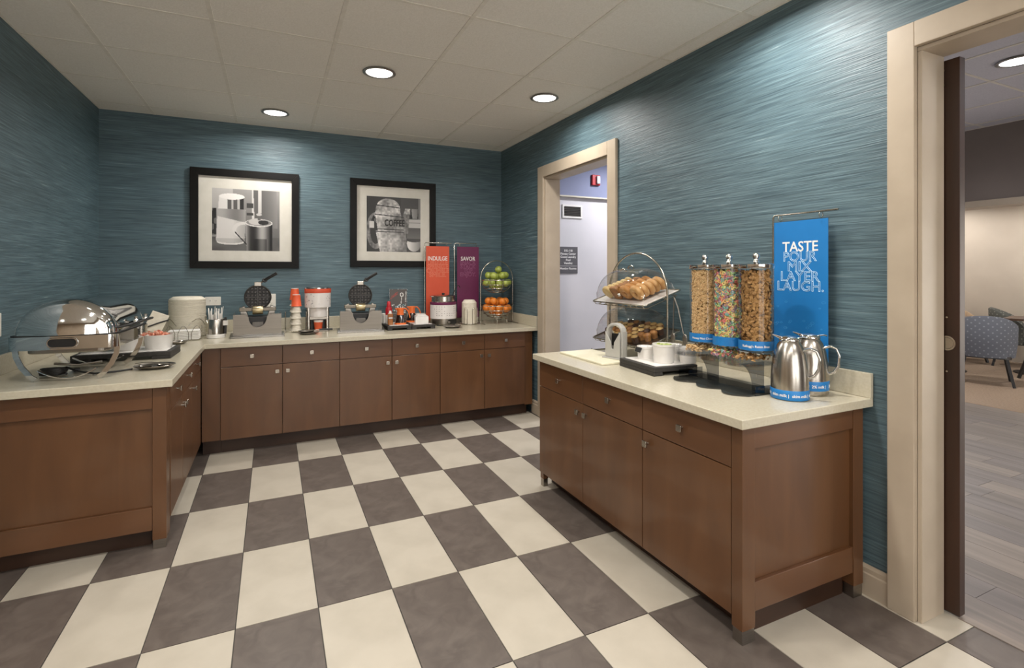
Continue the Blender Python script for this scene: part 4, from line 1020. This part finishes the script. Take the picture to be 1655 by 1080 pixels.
for zf, which in ((.335, 0), (.088, 1)):
    T = tier(zf)
    tr = MB(); tr.prism(rrect(0, TD, -TW / 2 - .02, TW / 2 + .02, .02, 4), 0, .004, M=T)
    tb = tr.build('tray', M_WHITE if which == 0 else M_STEEL, pst)
    w = MB(); w.tube([tuple(T @ Vector((x, y, .006))) for x, y in rrect(-.004, TD + .004, -TW / 2 - .024, TW / 2 + .024, .02, 4)], .0045, 8, True)
    w.tube([tuple(T @ Vector((x, y, -.022))) for x, y in rrect(.02, TD - .02, -TW / 2, TW / 2, .02, 4)], .0025, 6, True)
    for k in range(9):
        y = -TW / 2 + TW * k / 8; w.tube([tuple(T @ Vector(q)) for q in ((-.004, y, .006), (.004, y, -.014), (.02, y, -.022), (TD - .02, y, -.022))], .0022, 6)
    for sy in (-1, 1): w.tube([tuple(T @ Vector((.15, sy * (TW / 2 + .02), -.005))), (0, sy * hw, (T @ Vector((.15, 0, -.005))).z)], .004, 8)
    w.build('tray_wire', M_WIRE, tb, smooth=60)
    # clear roll-back dome
    vs, fs = [], []; nu, nv = 26, 20
    for i in range(nu + 1):
        for j in range(nv + 1):
            u = -1 + 2 * i / nu; v = -1 + 2 * j / nv
            e = max(0., 1 - abs(u) ** 3.8) ** .5 * max(0., 1 - abs(v) ** 3.4) ** .5
            vs.append(tuple(T @ Vector((TD / 2 + v * (TD / 2 - .006), u * TW / 2, .010 + .175 * e))))
    for i in range(nu):
        for j in range(nv): a = i * (nv + 1) + j; fs.append((a, a + 1, a + nv + 2, a + nv + 1))
    dm = MB().add(vs, fs).build('dome', M_DOME, pst, smooth=80)
    for (u, v) in ((0, -.12), (.0, .10)):
        p = T @ Vector((TD / 2 + v * TD, u, .186)); MB().tube([(p.x, p.y - .03, p.z - .002), (p.x, p.y - .018, p.z + .012), (p.x, p.y + .018, p.z + .012), (p.x, p.y + .03, p.z - .002)], .004, 8).build('dome_handle', M_CHROME, dm, smooth=60)
    p = T @ Vector((.012, -.03, .06)); MB().sphere(tuple(p), .011, 12, 8).build('dome_knob', M_CHROME, dm, smooth=60)
    BT = Matrix.Translation((PX, (PY0 + PY1) / 2, C)) @ T
    rb = random.Random(21 + which)
    if which == 0:
        rows = ((-.148, 3, 'plain bagel leaning in the row beside the hanging tongs', 'bagel', 'bagels in the upper dome'), (-.044, 0, 'golden bagel leaning in the second row of the upper dome', 'bagel', 'golden bagels in the upper dome'), (.056, 1, 'brown raisin bread slice in the upper dome', 'bread', 'brown bread in the upper dome'), (.148, 2, 'pale english muffin in the row beside the doorway casing', 'muffin', 'english muffins in the upper dome'))
        for y, mk, lab, cat, grp in rows:
            for k in range(5 if cat == 'bagel' else 6):
                m = MB()
                if cat == 'bagel': m.torus((0, 0, 0), .030, .0215, 24, 10, sz=.95)
                elif cat == 'bread': m.prism([(x * 1.0, z * 1.0) for x, z in rrect(-.046, .046, -.042, .042, .02, 4)], -.012, .012, 'xy')
                else: m.lathe([(.036, -.014), (.044, -.010), (.046, 0), (.044, .010), (.036, .014)], 24)
                nm = {'bagel': 'bagel', 'bread': 'bread_slice', 'muffin': 'english_muffin'}[cat]
                o = tag(m.build(nm, M_DOUGH[mk], smooth=60, bev=.005 if cat == 'bread' else 0), lab, cat, grp)
                hh = {'bagel': .0575, 'bread': .050, 'muffin': .050}[cat]
                o.matrix_world = BT @ TR(.057 + k * (.0455 if cat == 'bagel' else .0375), y + rb.uniform(-.003, .003), .005 + hh, 0, 0, 68 + rb.uniform(-4, 4))
    else:
        mm = [pm('pastry_dark', '#5d3a20', .6, c2='#3f2412', scale=(30, 30, 30), bump=.2), pm('pastry_gold', '#b98546', .6, c2='#8f5d2a', scale=(30, 30, 30), bump=.2), pm('pastry_top', '#d9b878', .6, c2='#c39a58', scale=(40, 40, 40), bump=.2)]
        for i in range(5):
            for j in range(8):
                if (i in (0, 4)) and j in (0, 7): continue
                x = .040 + i * .0508 + rb.uniform(-.0006, .0006); y = -.196 + j * .056 + rb.uniform(-.0008, .0008); k = rb.randrange(2)
                t = thing('mini_muffin', ('dark chocolate mini muffin with pale cut top in the lower dome', 'golden mini muffin with pale cut top in the lower dome')[k], 'muffin', group=('dark mini muffins', 'golden mini muffins')[k])
                t.matrix_world = BT @ TR(x, y, .005, rb.uniform(0, 360), 0, 0)
                MB().lathe([(.018, 0), (.023, .024), (.0255, .030), (.023, .040)], 14).build('cake', mm[k], t, smooth=50)
                MB().lathe([(.023, .040), (.018, .047), (.007, .050), (1e-6, .0505)], 14).build('crown', mm[2 if rb.random() < .6 else k], t, smooth=60)
# tongs hanging from the upper tray
def tongs(label, y, dy, kind):
    t = thing('serving_tongs', label, 'tongs', (PX + .015, PY0 - .042, C + .38), group='utensils hanging on the pastry stand')
    a = MB(); a.tube([(0, 0, .008), (0, y * .4, -.05), (0, y, -.20)], 1, 6, flat=(.005, .0028)); a.build('arm', M_STEEL, t, smooth=60)
    e = MB(); e.sphere((0, y * 1.12, -.232), .03, 14, 10, (.22, .62, 1.15)); b_ = e.build('scoop_end', M_STEEL, t, smooth=60)
    MB().torus((0, 0, 0), .007, .0018, 14, 6, TR(0, 0, .012, 0, 0, 90)).build('hang_ring', M_WIRE, t, smooth=60)
    if kind:
        for q in (-1, 0, 1): MB().box(-.001, .001, y * 1.15 + q * .009 - .002, y * 1.15 + q * .009 + .002, -.288, -.25).build('tine', M_STEEL, t)
tongs('steel serving spoon hanging from the pastry stand', .012, 0, 0)
tongs('steel serving fork hanging from the pastry stand next to the cereal', -.075, 0, 1)
# condiment tray
riser('serving_tray', 'black riser tray with white condiment cups beside the cereal dispenser', 1.93, 2.245, .275, .33, .045, -5)
def cond(label, x, y, r, h, fill, group='condiment cups'):
    t = thing('condiment_cup', label, 'cup', on(x, y, .0495), group=group)
    MB().lathe([(r * .90, 0), (r * .92, .003), (r, h - .012), (r * 1.05, h - .010), (r * 1.05, h), (r * .97, h), (r * .93, h - .015), (r * .85, .008), (1e-6, .008)], 32).build('body', M_WHITE, t, smooth=40)
    if fill is not None:
        m = MB(); q = random.Random(int(x * 999))
        m.cyl(r * .90, h - .022, h - .014, 24)
        for k in range(40):
            a = q.uniform(0, 6.28); rr = r * .78 * math.sqrt(q.random()); m.sphere((rr * math.cos(a), rr * math.sin(a), h - .012 + q.uniform(0, .010)), .008, 7, 5, (1.2, .9, .5), None)
        m.build('filling', fill, t, smooth=60)
    return t
M_GREENS = pm('cucumber_mix', '#b9bf7a', .5, c2='#8c9c4a', scale=(90, 90, 90))
cond('large white cup heaped with pale green slices', 1.925, 2.185, .058, .10, M_GREENS)
cond('white cup of pale packets behind the green slices', 2.035, 2.235, .045, .085, M_PAPER)
cond('plain white cup tucked under the cereal tray', 2.03, 2.115, .045, .085, M_PAPER)
c2_ = cond('short white crock with black label tag', 1.915, 2.325, .045, .07, M_PAPER)
tg = MB().prism(rrect(-.03, .03, -.014, .014, .003, 2), 0, .003).build('label_tag', M_BLACK, c2_); tg.matrix_local = TR(-.052, -.005, .052, -100, 62)
# ---- cereal dispenser
CX, CYS = 2.0, (1.965, 1.812, 1.659)
cdp = thing('cereal_dispenser', 'triple clear cereal dispenser with chrome lids on acrylic stand', 'cereal dispenser', (CX, 1.812, C))
YS = [y - 1.812 for y in CYS]; CR = .074
# base tray: three lobed fronts, lip at the back
def lobes(x_front, x_back, bulge, y_pad, n=10):
    p = []
    for y in reversed(YS): p += [(x_front - bulge * math.sin(PI * k / n), y - .076 + .152 * k / n) for k in range(n + 1)]
    return p + [(x_back, YS[0] + .076), (x_back, YS[2] - .076)]
MB().prism(lobes(-.135, .06, .055, 0), 0, .006).build('base_plate', M_CLEARG, cdp)
bl = MB(); bl.box(-.10, .06, YS[0] + .076, YS[0] + .079, 0, .04); bl.box(-.10, .06, YS[2] - .079, YS[2] - .076, 0, .04); bl.box(-.04, -.037, YS[2] - .076, YS[0] + .076, .006, .04)
bl.build('base_lip', M_CLEARG, cdp)
for y in (YS[0] - .03, YS[2] + .01):
    q = [(.06, .006), (.06, .125), (-.10, .125)] + [(-.10 + .09 * math.sin(R(90 * k / 8)), .125 - .119 * (1 - math.cos(R(90 * k / 8)))) for k in range(1, 9)]
    MB().prism(q, y - .004, y + .004, 'xz').build('bracket', M_CLEARG, cdp)
hop = MB(); hp_ = lobes(-.115, .075, .05, 0); n = len(hp_)
hop.prism(hp_, .125, .130)
vs = [(x, y, .13) for x, y in hp_] + [(x, y, .178) for x, y in hp_]
hop.add(vs, [(i, (i + 1) % n, n + (i + 1) % n, n + i) for i in range(n)])
for y in ((YS[0] + YS[1]) / 2, (YS[1] + YS[2]) / 2): hop.box(-.12, .07, y - .0015, y + .0015, .13, .176)
hop.build('catch_tray', M_CLEAR, cdp)
for k, y in enumerate(YS):
    ft = MB(); ft.box(-.168, -.166, y - .035, y + .035, .13, .155); ft.build('scoop_gate', M_CLEAR, cdp)
    tu = MB().lathe([(CR, .182), (CR, .562)], 40, (0, y, 0), caps=False).build('tube', M_TUBE, cdp, smooth=40)
    MB().lathe([(CR + .012, .178), (CR + .012, .184), (CR + .001, .186)], 40, (0, y, 0), caps=False).build('collar', M_CLEAR, tu, smooth=40)
    bdn = MB().lathe([(CR + .0008, .190), (CR + .0008, .232)], 40, (0, y, 0), caps=False).build('blue_band', M_BLUE, tu, smooth=40)
    ld = MB().lathe([(CR + .002, .556), (CR + .003, .558), (CR + .003, .575), (CR - .01, .579), (.02, .583), (.012, .590), (.010, .600)], 40, (0, y, 0), caps=False).build('lid', M_CHROME, tu, smooth=40)
    MB().sphere((0, y, .613), .016, 18, 12).build('lid_knob', M_CHROME, ld, smooth=60)
M_OAT = pm('oat_ring', '#dec090', .7, c2='#caa674', scale=(90, 90, 90))
LOOPC = [pm('loop_%d' % i, c, .6, c2=c2, scale=(120, 120, 120)) for i, (c, c2) in enumerate((('#e08880', '#d27770'), ('#efc288', '#e4b274'), ('#ecdc96', '#e0cf82'), ('#add292', '#9cc282'), ('#86b8b0', '#76a8a0'), ('#a68a97', '#967a87')))]
M_FLAKE = pm('flake', '#b28a54', .65, c2='#8d6636', scale=(70, 70, 70))
def ring_lo(m, M, R0, r, n=8, q=4): m.torus((0, 0, 0), R0, r, n, q, M)
def cereal_fill(k, y, label, maker, core):
    t = thing('cereal_fill', label, 'cereal', (CX, 1.812 + y, C), kind='stuff')
    MB().cyl(CR - .026, .186, .54, 28).build('core', core, t)
    ms = maker(); 
    for nm, m, mat in ms: m.build(nm, mat, t, smooth=60)
def scatter(R0, r, count, seed, mats, z0=.190, z1=.548):
    rr = random.Random(seed); ms = [MB() for _ in mats]
    for q in range(count):
        a = rr.uniform(0, 2 * PI); d = CR - .0118 - rr.uniform(0, .010); z = rr.uniform(z0, z1)
        M = TR(d * math.cos(a), d * math.sin(a), z, math.degrees(a) + rr.uniform(-25, 25), rr.uniform(-50, 50), 90 + rr.uniform(-50, 50))
        ring_lo(ms[rr.randrange(len(mats))], M, R0, r)
    for q in range(count // 14):        # loose pieces down in the catch tray
        M = TR(rr.uniform(-.09, .04), rr.uniform(-.05, .05), .144 + rr.uniform(0, .025), rr.uniform(0, 360), rr.uniform(-60, 60), rr.uniform(-60, 60))
        ring_lo(ms[rr.randrange(len(mats))], M, R0, r)
    return ms
cereal_fill(0, YS[0], 'tan oat ring cereal filling the tube next to the pastry stand', lambda: [('oat_rings', m, M_OAT) for m in scatter(.0047, .0022, 3400, 1, [M_OAT])], pm('oat_core', '#a5834f', .8))
cereal_fill(1, YS[1], 'multicoloured fruit ring cereal filling the middle tube', lambda: [('fruit_rings', m, LOOPC[i]) for i, m in enumerate(scatter(.0066, .0032, 1700, 2, LOOPC))], pm('loop_core', '#b89868', .8))
def flakes():
    rr = random.Random(9); m = MB()
    for q in range(2300):
        loose = q > 2180
        a = rr.uniform(0, 2 * PI); d = CR - .0130 - rr.uniform(0, .010)
        M = TR(d * math.cos(a), d * math.sin(a), rr.uniform(.190, .548), math.degrees(a), rr.uniform(-60, 60), 90 + rr.uniform(-55, 55)) if not loose else TR(rr.uniform(-.09, .04), rr.uniform(-.05, .05), .147 + rr.uniform(0, .02), rr.uniform(0, 360), rr.uniform(-50, 50), rr.uniform(-50, 50))
        s_ = rr.uniform(.006, .0105)
        vs = [(s_ * math.cos(b) * rr.uniform(.7, 1.1), s_ * math.sin(b) * rr.uniform(.7, 1.1), rr.uniform(-.0022, .0022)) for b in (0, 1.05, 2.1, 3.14, 4.2, 5.2)] + [(0, 0, .0022)]
        m.add(vs, [(i, (i + 1) % 6, 6) for i in range(6)], M)
    return [('flakes', m, M_FLAKE)]
cereal_fill(2, YS[2], 'brown wheat flake cereal filling the tube next to the milk jugs', flakes, pm('flake_core', '#7a5a32', .8))
def band_text(txt, r, z, size, a0, parent, mat, deg_per):
    """letters wrapped around a band of radius r, reading from angle a0 anticlockwise"""
    m = text_mb(txt, size, Matrix.Identity(4), bold=size * .015, align='LEFT')
    out = MB(); vs = []
    for (x, y, zz) in m.v:
        a = a0 + x / r; rr = r + .0006 + zz * .5; vs.append((rr * math.cos(a), rr * math.sin(a), z + y))
    out.add(vs, m.f); return out.build('lettering', mat, parent)
for k, txt in ((0, 'Honey Nut Cheerios'), (2, "Kellogg's Raisin Bran")):
    bt_ = [c for c in cdp.children if c.name.startswith('tube')][k]; bb_ = [c for c in bt_.children if c.name.startswith('blue_band')][0]
    q = band_text(txt, CR + .0012, .204, .0145, R(222) - .85, bb_, M_INK, 0); q.location = (0, YS[k], 0)
# ---- milk jugs
def jug(label, x, y, rz, words, band_z):
    t = thing('milk_jug', label, 'jug', on(x, y), rz, 'milk jugs')
    pr = [(.070, 0), (.073, .004), (.074, .03), (.0735, .09), (.070, .14), (.062, .19), (.050, .225), (.040, .24), (.036, .245)]
    MB().lathe(pr, 44).build('body', M_STEELV, t, smooth=40)
    ld = MB().lathe([(.040, .243), (.042, .247), (.040, .253), (.028, .262), (.012, .267), (1e-6, .268)], 36).build('lid', M_CHROME, t, smooth=50)
    MB().prism([(-.030, .248), (-.068, .268), (-.066, .272), (-.028, .262)], -.016, .016, 'xz').build('spout', M_CHROME, ld, .003)
    MB().tube([(.03, 0, .258), (.055, 0, .262), (.066, 0, .258)], 1, 8, flat=(.010, .004)).build('thumb_lever', M_CHROME, ld, smooth=60)
    MB().tube([(.052, 0, .205), (.078, 0, .214), (.100, 0, .205), (.112, 0, .175), (.108, 0, .13), (.092, 0, .10), (.070, 0, .09)], 1, 10, flat=(.010, .0065)).build('handle', M_CHROME, t, smooth=70)
    b = MB().lathe([(.0745, band_z), (.0752, band_z + .001), (.0752, band_z + .040), (.0745, band_z + .041)], 44).build('blue_band', M_BLUE, t, smooth=40)
    a = R(-212)
    for k in range(4): band_text(words + ' |', .0752, band_z + .014, .017, a + k * 1.12, b, M_INK, 0)
jug('brushed steel milk jug with a blue skim milk band', 2.015, 1.502, -53, 'skim milk', .002)
jug('brushed steel milk jug with a blue 2% milk band near the wall', 2.176, 1.523, -56, '2% milk', .022)

# ================================================================== SEATING AREA FURNITURE
def dots(name, c, c2):
    m, t, b = nt(name); N, L = t.nodes, t.links
    tc = N.new('ShaderNodeTexCoord'); sp = N.new('ShaderNodeSeparateXYZ'); L.new(tc.outputs['Object'], sp.inputs[0])
    def mth(op, a, b_=None):
        q = N.new('ShaderNodeMath'); q.operation = op
        for k, v in enumerate((a, b_)):
            if v is None: continue
            if isinstance(v, (int, float)): q.inputs[k].default_value = v
            else: L.new(v, q.inputs[k])
        return q.outputs[0]
    ang = mth('SINE', mth('MULTIPLY', mth('ARCTAN2', sp.outputs[1], sp.outputs[0]), 24)); zz = mth('SINE', mth('MULTIPLY', sp.outputs[2], 85))
    rp = N.new('ShaderNodeValToRGB'); rp.color_ramp.elements[0].position = .72; rp.color_ramp.elements[1].position = .82
    rp.color_ramp.elements[0].color = (*rgb(c), 1); rp.color_ramp.elements[1].color = (*rgb(c2), 1)
    L.new(mth('MULTIPLY', ang, zz), rp.inputs[0]); L.new(rp.outputs[0], b.inputs['Base Color'])
    b.inputs['Roughness'].default_value = .85; return m
M_DOTB = dots('slate_dot_fabric', '#565962', '#777a82'); M_DOTD = dots('olive_dot_fabric', '#4c4d49', '#7a7b72')
M_TANF = pm('tan_fabric', '#ad967c', .9, c2='#9d866d', scale=(40, 40, 40)); M_LEG = pm('dark_leg', '#1d1a1a', .4)
def tub_chair(label, x, y, rz, fab, low=False):
    t = thing('tub_chair', label, 'chair', (x, y, 0), rz, 'tub chairs in the seating area')
    r0, r1, n = .30, .245, 22
    vs, fs = [], []
    for i in range(n + 1):
        a = R(-15 + 210 * i / n); fr_ = math.sin(PI * i / n) ** .7; top = .62 + .23 * fr_
        for rr, z in ((r0 * .93, .34), (r0, .50), (r0 * 1.02, top - .02), (r0 - .02, top), (r1 + .015, top - .015), (r1, .48)): vs.append((rr * math.cos(a), rr * math.sin(a), z))
    for i in range(n):
        for j in range(5): q = i * 6 + j; fs.append((q, q + 1, q + 7, q + 6))
        fs.append((i * 6 + 5, i * 6, i * 6 + 6, i * 6 + 11))
    fs += [tuple(range(6)), tuple(n * 6 + j for j in range(5, -1, -1))]
    MB().add(vs, fs).build('back_shell', fab, t, smooth=60)
    MB().prism(rrect(-.25, .25, -.27, .22, .10, 5), .36, .47).build('seat', fab, t, .03, seg=3)
    MB().prism(rrect(-.24, .24, -.24, .22, .10, 5), .325, .36).build('seat_base', M_LEG, t)
    for sx in (-1, 1):
        for sy in (-1, 1): MB().tube([(sx * .19, sy * .18, .33), (sx * .25, sy * .25, 0)], .02, 4).build('leg', M_LEG, t)
    return t
tub_chair('slate blue dotted tub chair seen from behind through the wide doorway', 8.12, 3.36, 115, M_DOTB)
tub_chair('slate dotted tub chair next to the second table', 8.9, 2.95, 60, M_DOTB)
tub_chair('olive dotted tub chair by the glazed panel', 9.94, 3.74, 20, M_DOTD)
tub_chair('tan upholstered tub chair behind the dining table', 9.7, 4.36, -20, M_TANF)
def cafe_table(label, x, y, w):
    t = thing('cafe_table', label, 'table', (x, y, 0), 12, 'tables in the seating area')
    MB().box(-w, w, -w, w, .725, .755).build('tabletop', pm('table_brown', '#5a4335', .35, c2='#48342a', scale=(2, 14, 14)), t, .004)
    MB().cyl(.035, .02, .725, 16).build('column', M_LEG, t); MB().lathe([(.24, 0), (.24, .012), (.05, .03)], 28).build('base', M_LEG, t, smooth=40)
cafe_table('square brown cafe table behind the slate tub chair', 8.62, 4.02, .38)
cafe_table('square brown cafe table farther into the seating area', 9.40, 3.32, .30)
